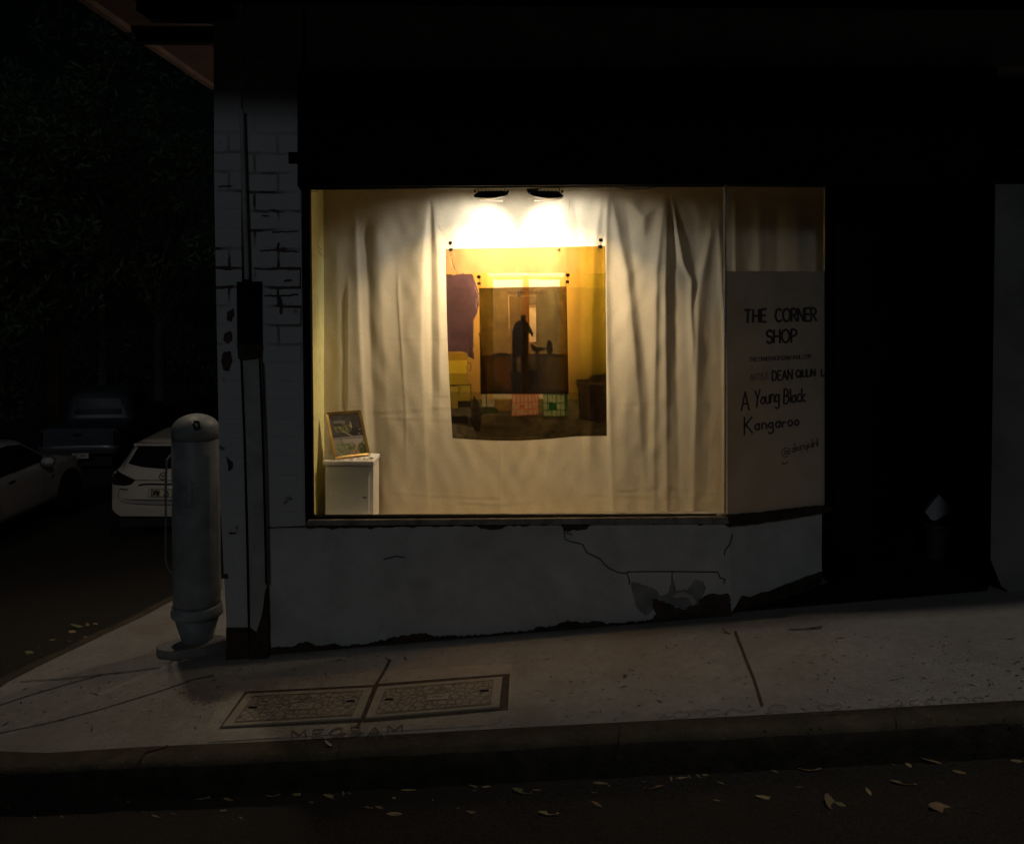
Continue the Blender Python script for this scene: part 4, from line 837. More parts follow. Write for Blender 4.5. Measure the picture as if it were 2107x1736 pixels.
spot('flood_beam', (cR.x-.08, YLAMP, zR-.02), Vector((cR.x+.40, YLAMP+.60, zR-.52)), 18, 102, .75, col=(1, .96, .90))
jb = obj('junction_box', slab([(1082, 384), (1118, 384), (1108, 392), (1104, 402), (1092, 405), (1086, 396)], .2, .04), M_BLACKM); tag(jb, 'small black junction box at the ceiling between the two lamps', 'junction box')
cb_ = obj('power_cable', tube(tube(nb(), [P(1025, 388, .2), P(1040, 386, .2), P(1060, 385, .2), P(1085, 386, .2)], .003, 6), [P(1110, 388, .2), P(1140, 385, .2), P(1200, 383, .2), P(1250, 384, .2), P(1290, 388, .2), P(1330, 388, .2), P(1375, 383, .2)], .003, 6), M_BLACKM)
tag(cb_, 'black power cable sagging along the display ceiling', 'cable')
cb2 = obj('loose_wire', tube(nb(), [P(633, 389, .1), P(640, 394, .1), P(652, 394, .1), P(660, 388, .1)], .0015, 6), M_BLACKM); tag(cb2, 'thin dark wire looping at the top left corner of the window', 'wire')
tp = obj('sticky_tape', ([P(660, 425, YC-.04), P(672, 430, YC-.04), P(682, 520, YC-.04), (P(679, 530, YC-.04)), P(662, 530, YC-.04)], [(0, 1, 2, 3, 4)]), glass_mat('tape', (.93, .9, .85))); tag(tp, 'strip of clear tape on the left edge of the cloth', 'tape')

# ================================================================== CABINET AND PICTURE
ct = P(667, 948, .175); cz = ct.z; cx0 = P(669, 960, .195).x; cx1 = P(768, 960, .195).x
cab = thing('cabinet', 'small white cabinet with a dull silver door in the display corner', 'cabinet', ((cx0+cx1)/2, .2, ZF))
obj('top', bx((cx0-.008, .170, cz-.022), (cx1+.006, .400, cz), .003), M_CABW, cab)
obj('carcass', bx((cx0, .197, ZF+.001), (cx1, .395, cz-.023), .002), M_CABW, cab)
dd = obj('door', bx((cx0+.006, .185, ZF+.003), (cx1-.022, .196, cz-.032), .002), M_CABF, cab)
obj('door_handle', bx((cx1-.055, .173, cz-.205), (cx1-.030, .184, cz-.192), .003), M_STEEL, dd)
fpts = [P(669, 850.4, .30), P(742, 845, .375), P(761, 936, .33), P(688, 946.5, .20)]
dz = cz+.003-min(fpts[2].z, fpts[3].z); fpts[2].z = cz+.003; fpts[3].z = cz+.003
pf = thing('framed_picture', 'gilt framed garden photograph leaning on the white cabinet', 'picture', (fpts[3]+fpts[2])/2)
def bil(s, t): return (fpts[0]*(1-s)+fpts[1]*s)*(1-t)+(fpts[3]*(1-s)+fpts[2]*s)*t
nrm = (fpts[1]-fpts[0]).cross(fpts[3]-fpts[0]).normalized()
if nrm.y > 0: nrm = -nrm
bm = nb(); bs, bt = .075, .05
for q in ([(0, 0), (1, 0), (1-bs, bt), (bs, bt)], [(1, 0), (1, 1), (1-bs, 1-bt), (1-bs, bt)], [(1, 1), (0, 1), (bs, 1-bt), (1-bs, 1-bt)], [(0, 1), (0, 0), (bs, bt), (bs, 1-bt)]):
    o4 = [bil(*p) for p in q]; v = [bm.verts.new(p) for p in o4]
    hi = [bm.verts.new(p+nrm*(.012 if k < 2 else .006)) for k, p in enumerate(o4)]
    bm.faces.new(hi)
    for i in range(4): j = (i+1) % 4; bm.faces.new((v[i], v[j], hi[j], hi[i]))
obj('frame', bm, M_GOLD, pf)
px_, py_ = 70, 90
S3, T3 = np.meshgrid(np.linspace(0, 1, px_), np.linspace(0, 1, py_)); X3, Y3 = S3*100, T3*140
pp = Paint(X3, Y3, (.10, .085, .075)); n1 = vnoise(X3, Y3, 9, 21, 4); n2 = vnoise(X3, Y3, 5, 22, 4)
pp.c *= (.5+1.1*n1)[..., None]
pp.rect(12, 22, 50, 30, (.26, .23, .22)); pp.rect(12, 30, 40, 40, (.035, .03, .03)); pp.rect(60, 50, 100, 75, (.05, .045, .045))
def blob(col, mask, base=.3): 
    k = np.clip((n2-base)*4, 0, 1)*mask; pp.c = pp.c*(1-k[..., None])+np.array(col)*k[..., None]*(.5+n1)[..., None]
blob((.30, .30, .08), ((X3-38)/30)**2+((Y3-48)/17)**2 < 1, .38); blob((.5, .45, .4), ((X3-90)/9)**2+((Y3-62)/12)**2 < 1, .5)
blob((.06, .07, .025), (Y3 > 62) & (Y3 < 80) & (X3 < 60), .3)
pp.rect(0, 78, 100, 112, (.42, .38, .32)); pp.rect(0, 80, 30, 140, (.35, .32, .24)); pp.rect(0, 112, 100, 140, (.32, .27, .2)); pp.poly([(50, 140), (72, 105), (85, 140)], (.42, .28, .16))
blob((.20, .24, .07), ((X3-28)/24)**2+((Y3-118)/22)**2 < 1, .3); blob((.12, .16, .04), ((X3-55)/13)**2+((Y3-110)/14)**2 < 1, .3); blob((.08, .11, .035), ((X3-88)/13)**2+((Y3-122)/20)**2 < 1, .25)
for l in ([(0, 81), (100, 84)],): pp.line(l, 5, (.22, .21, .19))
pp.line([(26, 84), (38, 138)], 3, (.2, .19, .17)); pp.line([(26, 84), (5, 106)], 2, (.22, .2, .18)); pp.line([(36, 88), (72, 124)], 2, (.4, .36, .3)); pp.line([(64, 134), (100, 92)], 3, (.16, .14, .12)); pp.line([(0, 118), (22, 138)], 2, (.5, .47, .4)); pp.line([(66, 30), (67, 46)], 3, (.6, .58, .4)); pp.line([(40, 60), (64, 78)], 4, (.38, .34, .3))
pp.c = (pp.c*1.0)**1.25*.75
grid_print('picture', px_, py_, lambda s, t: bil(bs+(1-2*bs)*s, bt+(1-2*bt)*t)+nrm*.003, pp, attr_paper('picture print'), pf)
rr = random.Random(4); bm = nb()
for k in range(26):
    c = Vector((rr.uniform(cx0+.05, cx1-.01), rr.uniform(.18, .30), cz+.004)); a = rr.uniform(0, 6.28); l = rr.uniform(.008, .02); d = Vector((math.cos(a), math.sin(a), 0))*l; e = Vector((-d.y, d.x, 0))*.4
    vs = [bm.verts.new(q) for q in (c-d, c-e+Vector((0, 0, rr.uniform(0, .008))), c+d+Vector((0, 0, rr.uniform(0, .01))), c+e)]; bm.faces.new(vs)
o = obj('dried_petals', bm, mat('dried petals', (.5, .36, .28), .8, .3, 40)); o['kind'] = 'stuff'; o['label'] = 'scattered dried petals and debris on top of the cabinet'

# ================================================================== SIGN
sg = thing('shop_sign', 'pale hand lettered sign board filling the lower part of the angled window', 'sign', (A0+B0)/2+Vector((0, 0, ZF)))
obj('board', slabA([(1496, 558), (1702, 558), (1701, 1046), (1497, 1064)], -0.016, 0.006), M_SIGN, sg)
t2v = lambda x, y: ((1760+x/3.617)/1.1865, (700+y/3.617)/1.1865)
TV = lambda ls: [[t2v(*p) for p in l] for l in ls]
smap = lambda u, v, k: PA(u, v, -0.0145+0.00008*k)
def words(specs, w, wob=.4):
    ls = []
    for s, a, b, h, kw in specs: ls += TV(text(s, a, b, h, **kw))
    return strokes(ls, w, smap, wob=wob)
obj('heading', words([('THE', (212, 318), (400, 310), 112, dict(gap=.22)), ('CORNER', (482, 308), (842, 300), 112, dict(gap=.13)), ('SHOP', (405, 498), (668, 488), 112, dict(gap=.16))], 4.6, .3), M_SINK, sg)
obj('small_lettering', words([('THECORNERSHOP028@GMAIL.COM', (252, 662), (792, 632), 36, {}), ('ARTIST:', (258, 832), (428, 818), 58, {})], 1.2, .2), M_SINK, sg)
obj('artist_lettering', words([('DEAN', (455, 828), (628, 818), 84, dict(wob=.05)), ('QIULIN', (664, 800), (832, 788), 62, dict(wob=.05)), ('L', (888, 790), (912, 788), 62, {}), ('i', (925, 788), (932, 786), 58, {})], 3.4, .3), M_SINK, sg)
obj('title_lettering', words([('A', (182, 1092), (248, 1092), 165, {}), ('Young', (300, 1050), (515, 1010), 130, dict(wob=.06, gap=.13)), ('Black', (558, 1030), (748, 1008), 122, dict(wob=.05, gap=.12)), ('K', (206, 1304), (275, 1290), 150, {}), ('angaroo', (302, 1262), (690, 1222), 98, dict(wob=.08, gap=.22))], 3.6, .6), M_SINK, sg)
obj('handle_lettering', words([('@', (535, 1500), (612, 1490), 82, {}), ('deanqiulinli', (628, 1462), (862, 1402), 72, dict(wob=.08, gap=.06))], 1.8, .4), M_SINK, sg)
obj('underline_stroke', strokes(TV([arc(560, 1535, 26, 28, 20, 150, 8)]), 2.2, smap), M_INK, sg)

# ================================================================== BOX IN THE DOORWAY
yb = .62; st = thing('plant_pot', 'dark round pot standing in the black doorway under the white bag', 'pot', P(1928, 1110, yb))
zb_ = P(1928, 1074, yb).z; pc_ = P(1928, 1074, yb)
obj('pot', lathe(nb(), [(.05, -.30), (.065, -.28), (.075, -.03), (.085, -.02), (.085, 0), (.07, 0), (.066, -.02)], (pc_.x, yb, zb_), 24), mat('dark ceramic', (.05, .05, .045), .6, .2, 8), st)
obj('stand', lathe(nb(), [(.10, -.302), (.10, -.32), (.03, -.34), (.03, -.55), (.09, -.58)], (pc_.x, yb, zb_), 20), M_BLACKM, st)
bm = nb(); q = [(1932, 1018), (1962, 1046), (1957, 1054), (1925, 1071), (1916, 1070), (1903, 1053)]
prism(bm, [P(u, v, yb-.05+(.02 if k in (1, 2) else 0)) for k, (u, v) in enumerate(q)], (0.02, .07, .0)); bmesh.ops.bevel(bm, geom=bm.edges[:], offset=.004, segments=2, affect='EDGES')
wb = obj('paper_bag', bm, M_PAPER); tag(wb, 'tilted white paper bag glowing faintly in the black doorway', 'bag')

# ================================================================== TELEPHONE PILLAR
def gbase(u, v): return G(u, v)
pb0 = gbase(405, 1333); YP = pb0.y; print('pillar at', pb0)
def zz(v, u=405): return P(u, v, YP).z
def rad(v, du): return abs(P(405+du, v, YP).x-P(405, v, YP).x)
tx = P(404, 1050, YP).x; ph = thing('telephone_pillar', 'grey domed telephone cable pillar on a concrete foot beside the wall', 'pillar', (tx, YP, pb0.z))
cxy = (tx, YP, 0)
rb = rad(1050, 47)
obj('body', lathe(nb(), [(rb*.97, zz(1240)), (rb, zz(1232)), (rb, zz(905)), (rb-.002, zz(904)), (rb-.002, zz(902))], cxy, 48), M_PILLAR, ph, smooth=True)
dm = [(rb, zz(901)), (rb, zz(884))]+[(rb*math.cos(R(a)), zz(884)+(zz(851)-zz(884))*math.sin(R(a))) for a in range(10, 91, 8)]
obj('dome_cap', lathe(nb(), dm, cxy, 48), M_PILLAR, ph, smooth=True)
obj('collar', lathe(nb(), [(rb*.95, zz(1240)-.001), (rb*1.06, zz(1243)), (rb*1.04, zz(1249)), (rb*1.09, zz(1253)), (rb*1.09, zz(1262)), (rb*.9, zz(1264))], cxy, 48), M_PILLAR, ph, smooth=True)
obj('tapered_foot', lathe(nb(), [(rb*.96, zz(1264)-.001), (rb*.68, zz(1310)), (rb*.64, zz(1322))], cxy, 40), M_PILLAR, ph, smooth=True)
fl = lathe(nb(), [(rb*.64, zz(1322)-.001), (rb*1.15, zz(1326)), (rb*1.2, zz(1332)), (rb*1.0, zz(1336))], cxy, 32)
for a in range(4):
    aa = R(45+90*a); lathe(fl, [(.014, zz(1329)), (.014, zz(1320)), (.008, zz(1318))], (tx+rb*1.0*math.cos(aa), YP+rb*1.0*math.sin(aa), 0), 8)
obj('bolted_flange', fl, mat('rusty flange', (.10, .07, .05), .8, .4, 20), ph)
rr = random.Random(3); bm = nb()
pl0 = [(tx+math.cos(R(a))*(rb*1.62+rr.uniform(-.015, .015)), YP+math.sin(R(a))*(rb*1.5+rr.uniform(-.015, .015))) for a in range(0, 360, 15)]
prism(bm, [Vector((x, y, ground(x, y)+.045)) for x, y in pl0], (0, 0, -.07)); obj('concrete_foot', bm, M_PAVE, ph)
rail = [P(362, 932, YP-.02), P(352, 934, YP-.05), P(343, 946, YP-.06), P(341, 1000, YP-.06), P(341, 1150, YP-.06), P(346, 1168, YP-.05), P(359, 1182, YP-.01)]
obj('guard_rod', tube(nb(), rail, .0065, 8), M_STEEL, ph)
cyl = lambda u, v, k: (lambda x: Vector((x, YP-math.sqrt(max(1e-5, rb*rb-(x-tx)**2))-.0015-.0001*k, P(u, v, YP-rb).z)))(P(u, v, YP-rb).x)
gf = text('WALT', (362, 1016), (398, 1014), 20, wob=.1)+text('ZSLA', (366, 1046), (400, 1042), 26, wob=.1)+[arc(375, 1050, 12, 6, 20, 170, 6)]
obj('graffiti', strokes(gf, 1.9, cyl, wob=1.0), mat('faded marker', (.20, .21, .21), .6, .3, 30), ph)
obj('panel_edge', strokes([[(437, 968), (440, 975), (441, 1010), (441, 1230)]], 1.3, cyl), M_DARK, ph)
obj('peeled_paint', strokes([[(400, 868), (408, 868), (410, 880), (402, 884), (398, 872)]], 5, lambda u, v, k: P(u, v, YP-rb*.93-.0002*k)), M_INK, ph)

# ================================================================== CARS
def catmull(y, pts): return float(np.interp(y, [p[0] for p in pts], [p[1] for p in pts]))
def hull(spec):
    L = spec['L']; ys = sorted(set([0, .004, .012, .02, .03, .045, .06, .08, .11, .15]+[L-a for a in (0, .01, .03, .06, .1, .15)]+list(np.linspace(.2, L-.2, 54))))
    ny_ = len(ys); rings = []
    for y in ys:
        zt = catmull(y, spec['top']); zb = catmull(y, spec['bot']); w = catmull(y, spec['w']); zk = catmull(y, spec['belt']); wr = catmull(y, spec['wr'])
        if zt > zk+.05:
            cp = [(w*.80, zb), (w*.97, zb+.05), (w, zb+(zk-zb)*.4), (w*.985, zk-.10), (w*.955, zk), (wr+(w*.955-wr)*.25, zt-.14 if zt-.14 > zk else (zk+zt)/2), (wr, zt-.05), (wr*.85, zt-.008), (wr*.4, zt+.004), (0, zt+.008)]
        else:
            cp = [(w*.80, zb), (w*.97, zb+.05 if zt-zb > .2 else zb+.01), (w, zb+(zt-zb)*.45), (w*.995, zb+(zt-zb)*.7), (w*.98, zt-.08 if zt-zb > .3 else zb+(zt-zb)*.8), (w*.95, zt-.035 if zt-zb > .2 else zb+(zt-zb)*.9), (w*.88, zt-.012), (w*.7, zt), (w*.35, zt+.004), (0, zt+.006)]
        c = np.array(cp); t = np.linspace(0, len(c)-1, 30); xs = np.interp(t, range(len(c)), c[:, 0]); zs = np.interp(t, range(len(c)), c[:, 1])
        for _ in range(2): xs[1:-1] = (xs[:-2]+2*xs[1:-1]+xs[2:])/4; zs[1:-1] = (zs[:-2]+2*zs[1:-1]+zs[2:])/4
        yo = y
        ring = [(x, yo, z) for x, z in zip(xs, zs)]; ring = ring+[(-x, y_, z) for x, y_, z in ring[-2::-1]]
        rings.append(ring)
    A = np.array(rings)
    # round the tail and nose in plan
    bend = spec.get('bow', .10)
    u = np.abs(A[:, :, 0])/spec['w'][2][1]
    k0 = np.clip(1-A[:, :, 1]/.9, 0, 1)**2; k1 = np.clip(1-(L-A[:, :, 1])/.9, 0, 1)**2
    A[:, :, 1] += bend*k0*u**3.2*1.6-bend*1.5*k1*u**2.6
    n = A.shape[1]; V = A.reshape(-1, 3).tolist(); Fs = [(i*n+j, i*n+j+1, (i+1)*n+j+1, (i+1)*n+j) for i in range(ny_-1) for j in range(n-1)]
    Fs += [(i*n+n-1, i*n, (i+1)*n, (i+1)*n+n-1) for i in range(ny_-1)]
    Fs += [tuple(range(n)), tuple(range((ny_-1)*n, ny_*n))[::-1]]
    bm = nb(); vs = [bm.verts.new(v) for v in V]
    for f in Fs:
        try: bm.faces.new([vs[i] for i in f])
        except ValueError: pass
    bmesh.ops.recalc_face_normals(bm, faces=bm.faces[:])
    for e in bm.edges:
        if len(e.link_faces) == 2 and e.calc_face_angle(0) > .75: e.smooth = False
    return bm
def decal(bvh, poly, axis, off, step=.05):
    """project a flat outline onto the hull: axis 'R' = from behind (x,z), 'S' = from the right side (y,z), 'F' = from the front"""
    v, f = fill2d(poly, step); out = []; ok = {}
    for i, p in enumerate(v):
        if axis == 'R': o_, d_ = Vector((p.x, -2, p.y)), Vector((0, 1, 0))
        elif axis == 'F': o_, d_ = Vector((p.x, 9, p.y)), Vector((0, -1, 0))
        else: o_, d_ = Vector((3, p.x, p.y)), Vector((-1, 0, 0))
        h = bvh.ray_cast(o_, d_)
        if h[0] is None: continue
        ok[i] = len(out); out.append(h[0]-d_*off)
    ff = [tuple(ok[i] for i in a) for a in f if all(i in ok for i in a)]
    return out, ff
def dline(bvh, pts, w, axis, off=.005):
    def mp(x, z, k):
        o_, d_ = (Vector((x, -2, z)), Vector((0, 1, 0))) if axis == 'R' else (Vector((3, x, z)), Vector((-1, 0, 0)))
        h = bvh.ray_cast(o_, d_); return (h[0] if h[0] else Vector((x, 0, z)))-d_*(off+.0003*k)
    dl = []
    for l in pts:
        q = []
        for a, b in zip(l[:-1], l[1:]):
            n = max(1, int((Vector(b)-Vector(a)).length/.06)); q += [tuple(Vector(a).lerp(Vector(b), k/n)) for k in range(n)]
        dl.append(q+[l[-1]])
    return strokes(dl, w, mp)
def wheel(parent, x, y, r, side):
    t = obj('wheel', lathe(nb(), [(r*.62, side*-.10), (r*.93, side*-.10), (r, side*-.07), (r, side*.07), (r*.93, side*.10), (r*.62, side*.10)], (x, y, r), 36, 'X'), M_RUB, parent, local=True, smooth=False)
    bm = lathe(nb(), [(r*.16, side*.07), (r*.55, side*.055), (r*.64, side*.085), (r*.60, side*.02), (r*.1, side*.0)], (x, y, r), 36, 'X')
    for k in range(5):
        a = R(72*k); p = [Vector((x+side*.075, y+math.cos(a)*q, r+math.sin(a)*q)) for q in (r*.12, r*.58)]; tube(bm, p, r*.07, 6)
    obj('rim', bm, M_RIM, t, local=True)
def mirror(parent, x, y, z, m, s=1):
    bm = nb(); box(bm, (x, y-.05, z-.07), (x+s*.20, y+.09, z+.07), .03); obj('mirror', bm, m, parent, local=True, smooth=True)
def car(name, label, cat, loc, spec, paint, rz=0):
    t = thing(name, label, cat, loc, rz=rz); h = hull(spec); bvh = BVHTree.FromBMesh(h); obj('body', h, paint, t, local=True, smooth=True)
    r = spec['r']
    for s in (-1, 1):
        for y in spec['ax']: wheel(t, s*(spec['w'][2][1]-.09), y, r, s)
    for s in (-1, 1):
        for y in spec['ax']: obj('wheel_arch', lathe(nb(), [(r*1.16, s*-.02), (r*1.16, s*.006)], (s*(spec['w'][2][1]+.001), y, r+.02), 28, 'X'), M_TRIMB, t, local=True)
    return t, bvh
def under(t, spec):
    obj('underbody', bx((-.72, .15, .16), (.72, spec['L']-.15, .40)), M_TRIMB, t, local=True)

# hatchback, tail towards us
hs = dict(L=4.3, r=.32, ax=(.85, 3.5), top=[(0, .60), (.012, .72), (.03, .86), (.06, .97), (.10, 1.03), (.36, 1.30), (.44, 1.385), (.55, 1.42), (1.5, 1.46), (2.2, 1.42), (3.0, 1.02), (3.8, .90), (4.2, .75), (4.3, .55)],
          bot=[(0, .33), (.2, .26), (4.1, .24), (4.3, .30)], w=[(0, .83), (.15, .885), (.6, .905), (3.7, .895), (4.15, .80), (4.3, .70)], belt=[(0, .98), (4.3, .92)], wr=[(0, .70), (.4, .60), (.6, .60), (2.2, .60), (3, .66)], bow=.14)
YM = 8.2
def base_at(u, y, sc_y=0): 
    p = P(u, 1000, y); return p.x, ground(p.x, y)-.155
xm, zm = base_at(333, YM); print('hatch ground', zm)
hz = P(333, 1110, YM).z; print('hatch wanted', hz)
mz, mb = car('hatchback', 'white hatchback parked tail on behind the telephone pillar', 'car', (xm, YM, hz), hs, M_CARW)
under(mz, hs)
rwg = [(-.60, 1.10), (-.35, 1.065), (0, 1.045), (.35, 1.065), (.60, 1.10), (.53, 1.30), (.48, 1.33), (-.48, 1.33), (-.53, 1.30)]
obj('rear_window', decal(mb, rwg, 'R', .006), M_CGLASS, mz, local=True, smooth=True)
for s in (-1, 1):
    tl = [(s*x, z) for x, z in [(.75, 1.0), (.6, .953), (.41, .887), (.48, .82), (.567, .797), (.80, .79), (.86, .84), (.86, .98)]]
    tlo = obj('tail_lamp', decal(mb, tl, 'R', .008, .035), M_LENS, mz, local=True, smooth=True)
    obj('tail_lamp_lens', decal(mb, [(s*x, z) for x, z in [(.64, .88), (.55, .875), (.52, .84), (.62, .83)]], 'R', .012, .03), M_CHROME, tlo, local=True)
obj('number_plate', decal(mb, [(-.205, .772), (.205, .772), (.205, .64), (-.205, .64)], 'R', .010, .05), M_PLATE, mz, local=True)
pt_ = [[(x, z) for x, z in l] for l in text('DMW', (-.155, -.66), (-.035, -.66), .09, gap=.25)+text('26', (.03, -.66), (.10, -.66), .09, gap=.25)]
pt_ = [[(x, -z) for x, z in l] for l in pt_]
obj('plate_characters', dline(mb, pt_, .013, 'R', .014), M_INK, mz, local=True)
obj('plate_border', dline(mb, [[(-.198, .765), (.198, .765), (.198, .647), (-.198, .647), (-.198, .765)]], .006, 'R', .014), M_INK, mz, local=True)
em = [arc(0, .95, .052, .05, 0, 360, 16), [(-.045, .972), (-.02, .968), (0, .935), (.02, .968), (.045, .972)]]
obj('badge', dline(mb, em, .011, 'R', .012), M_TRIMB, mz, local=True)
obj('model_lettering', dline(mb, [[(-.68, .742), (-.53, .742)]], .016, 'R', .01), M_TRIMB, mz, local=True)
obj('tailgate_seam', dline(mb, [[(-.70, .72), (-.695, .62), (-.66, .56), (-.55, .52), (-.40, .505), (0, .495), (.40, .505), (.55, .52), (.66, .56), (.70, .72)], [(-.41, .887), (.41, .887)]], .010, 'R', .006), M_TRIMB, mz, local=True)
obj('plate_recess', dline(mb, [[(-.36, .81), (-.30, .825), (-.2, .832), (.2, .832), (.30, .825), (.36, .81)]], .026, 'R', .006), M_TRIMB, mz, local=True)
obj('plate_bright_spot', decal(mb, [(.155, .805), (.185, .805), (.185, .785), (.155, .785)], 'R', .018, .02), emis('plate bright spot', (.75, .88, 1), 3.0), mz, local=True)  # small emissive patch just above the number plate
spl = obj('roof_spoiler', bx((-.56, .30, 1.352), (.56, .60, 1.385), .012), M_CARW, mz, local=True)
mirror(mz, .90, 2.75, 1.0, M_CARW, 1); mirror(mz, -.90, 2.75, 1.0, M_CARW, -1)

# sedan, seen from its right flank, pointing up the side street
YS0 = 7.2
ss = dict(L=4.5, r=.33, ax=(.9, 3.6), top=[(0, .62), (.03, .90), (.1, .98), (.5, 1.02), (1.1, 1.32), (1.5, 1.42), (2.2, 1.45), (2.6, 1.42), (3.35, 1.0), (4.0, .90), (4.4, .72), (4.5, .5)],
          bot=[(0, .33), (.2, .22), (4.3, .22), (4.5, .3)], w=[(0, .80), (.15, .87), (.6, .90), (3.9, .89), (4.35, .78), (4.5, .66)], belt=[(0, .95), (4.5, .93)], wr=[(0, .7), (1.1, .58), (2.6, .58), (3.3, .70)], bow=.12)
pw = P(145, 1045, YS0+3.6); 
sx_, sz_ = pw.x-.90, pw.z
sd_, sb = car('sedan', 'pale sedan seen from its right side at the left edge', 'car', (sx_, YS0, sz_), ss, M_CARS); under(sd_, ss)
obj('side_window', decal(sb, [(.95, 1.02), (1.2, 1.27), (1.55, 1.36), (2.2, 1.38), (2.55, 1.34), (3.05, 1.05), (2.9, 1.0), (1.2, .98)], 'S', .008), M_CGLASS, sd_, local=True, smooth=True)
obj('door_seam', dline(sb, [[(1.55, 1.0), (1.5, .6), (1.62, .32)], [(2.75, 1.0), (2.78, .6), (2.72, .32)]], .008, 'S'), M_TRIMB, sd_, local=True)
for y in (1.35, 1.75): obj('door_handle', bx((.885, y, .86), (.915, y+.16, .89), .008), M_CHROME, sd_, local=True)
mirror(sd_, .88, 2.72, 1.02, M_CARS, 1)
obj('head_lamp', decal(sb, [(4.0, .70), (4.3, .66), (4.3, .76), (4.05, .84)], 'S', .008, .04), M_LENS, sd_, local=True, label='clear headlamp')
obj('side_repeater', bx((.893, 3.0, .70), (.905, 3.07, .73)), M_CHROME, sd_, local=True)

# ute (pickup)
us_ = dict(L=5.2, r=.38, ax=(1.15, 4.3), top=[(0, .70), (.01, .9), (.02, 1.08), (.05, 1.10), (1.52, 1.13), (1.60, 1.62), (1.75, 1.76), (2.8, 1.80), (3.1, 1.74), (3.8, 1.22), (4.8, 1.12), (5.1, .95), (5.2, .7)],
           bot=[(0, .50), (.3, .42), (4.9, .40), (5.2, .5)], w=[(0, .90), (.15, .915), (.6, .92), (4.6, .92), (5.1, .82), (5.2, .75)], belt=[(0, 1.13), (5.2, 1.12)], wr=[(0, .80), (1.5, .66), (3.1, .64), (3.8, .74)], bow=.03)
YU = 15.8
pu_ = P(240, 883, YU); uz = pu_.z-1.09
ut, ubv = car('pickup_ute', 'grey blue pickup parked tail on between the two white cars', 'pickup', (pu_.x-.93, YU, uz), us_, M_CARG, rz=R(9)); under(ut, us_)
obj('tailgate_panel', decal(ubv, [(-.74, 1.05), (.74, 1.05), (.74, .62), (-.74, .62)], 'R', .012, .12), M_CARG, ut, local=True, smooth=True)
for s in (-1, 1): obj('tail_lamp', decal(ubv, [(s*.79, 1.03), (s*.90, 1.02), (s*.90, .66), (s*.79, .66)], 'R', .01, .04), M_LENS, ut, local=True)
obj('rear_window', decal(ubv, [(-.58, 1.22), (.58, 1.22), (.52, 1.62), (-.52, 1.62)], 'R', .008), M_CGLASS, ut, local=True, smooth=True)
obj('side_window', decal(ubv, [(1.75, 1.24), (1.9, 1.62), (2.9, 1.66), (3.55, 1.24)], 'S', .008), M_CGLASS, ut, local=True, smooth=True)
obj('rear_bumper', bx((-.86, -.10, .50), (.86, .06, .64), .02), M_CHROME, ut, local=True)
obj('tailgate_handle', bx((-.10, -.04, .93), (.10, .02, .99), .01), M_TRIMB, ut, local=True)
obj('number_plate', bx((-.10, -.115, .40), (.27, -.105, .52)), M_PLATE, ut, local=True)
obj('plate_characters', strokes([[(x, -z) for x, z in l] for l in text('ROM', (-.05, -.43), (.2, -.43), .07)], .012, lambda x, z, k: Vector((x, -.118-.0003*k, z))), M_INK, ut, local=True)
mirror(ut, .92, 3.3, 1.25, M_TRIMB, 1)
# dark wagon farther up
ws_ = dict(hs); ws_['top'] = [(0, .7), (.03, 1.05), (.1, 1.15), (.35, 1.55), (.5, 1.66), (2.2, 1.68), (2.9, 1.2), (3.8, 1.0), (4.2, .85), (4.3, .6)]; ws_['belt'] = [(0, 1.1), (4.3, 1.0)]
YB = 22.5; pb_ = P(350, 838, YB)
bk, bb = car('wagon', 'black wagon parked beyond the white hatchback, roof just visible', 'car', (pb_.x, YB, pb_.z-1.67), ws_, M_CARB); under(bk, ws_)
obj('rear_window', decal(bb, [(-.6, 1.22), (.6, 1.22), (.52, 1.5), (-.52, 1.5)], 'R', .008), M_CGLASS, bk, local=True, smooth=True)
for s in (-1, 1): obj('tail_lamp', decal(bb, [(s*.66, 1.12), (s*.84, 1.12), (s*.84, .92), (s*.66, .92)], 'R', .01, .04), M_LENS, bk, local=True)

# ================================================================== LEAVES ON THE ROAD AND PAVEMENT
gr = lambda u, v: G(u, v, -0.155)
def leaf_mesh(l, w, curl, seed):
    r_ = random.Random(seed); bm = nb(); n = 7; L_, Rr = [], []; mid = []
    for i in range(n+1):
        t = i/n; y = (t-.5)*l; ww = w*math.sin(math.pi*min(1, t*.93+.03))**.8*(.9+.2*r_.random()); z = curl*(abs(t-.5)*2)**2*.5+.003
        mid.append(bm.verts.new((curl*.6*math.sin(3*t), y, z))); L_.append(bm.verts.new((-ww/2+curl*.6*math.sin(3*t), y, z+curl*.25+r_.uniform(0, .003)))); Rr.append(bm.verts.new((ww/2+curl*.6*math.sin(3*t), y, z+curl*.4+r_.uniform(0, .003))))
    for i in range(n): bm.faces.new((L_[i], mid[i], mid[i+1], L_[i+1])); bm.faces.new((mid[i], Rr[i], Rr[i+1], mid[i+1]))
    return bm
lv = []
c7 = lambda x, y: ((500+x/2.634)/1.1865, (1500+y/2.634)/1.1865)
c8 = lambda x, y: ((1300+x/1.756)/1.1865, (1250+y/1.756)/1.1865)
c9 = lambda x, y: ((x/3.01)/1.1865, (1500+y/3.01)/1.1865)
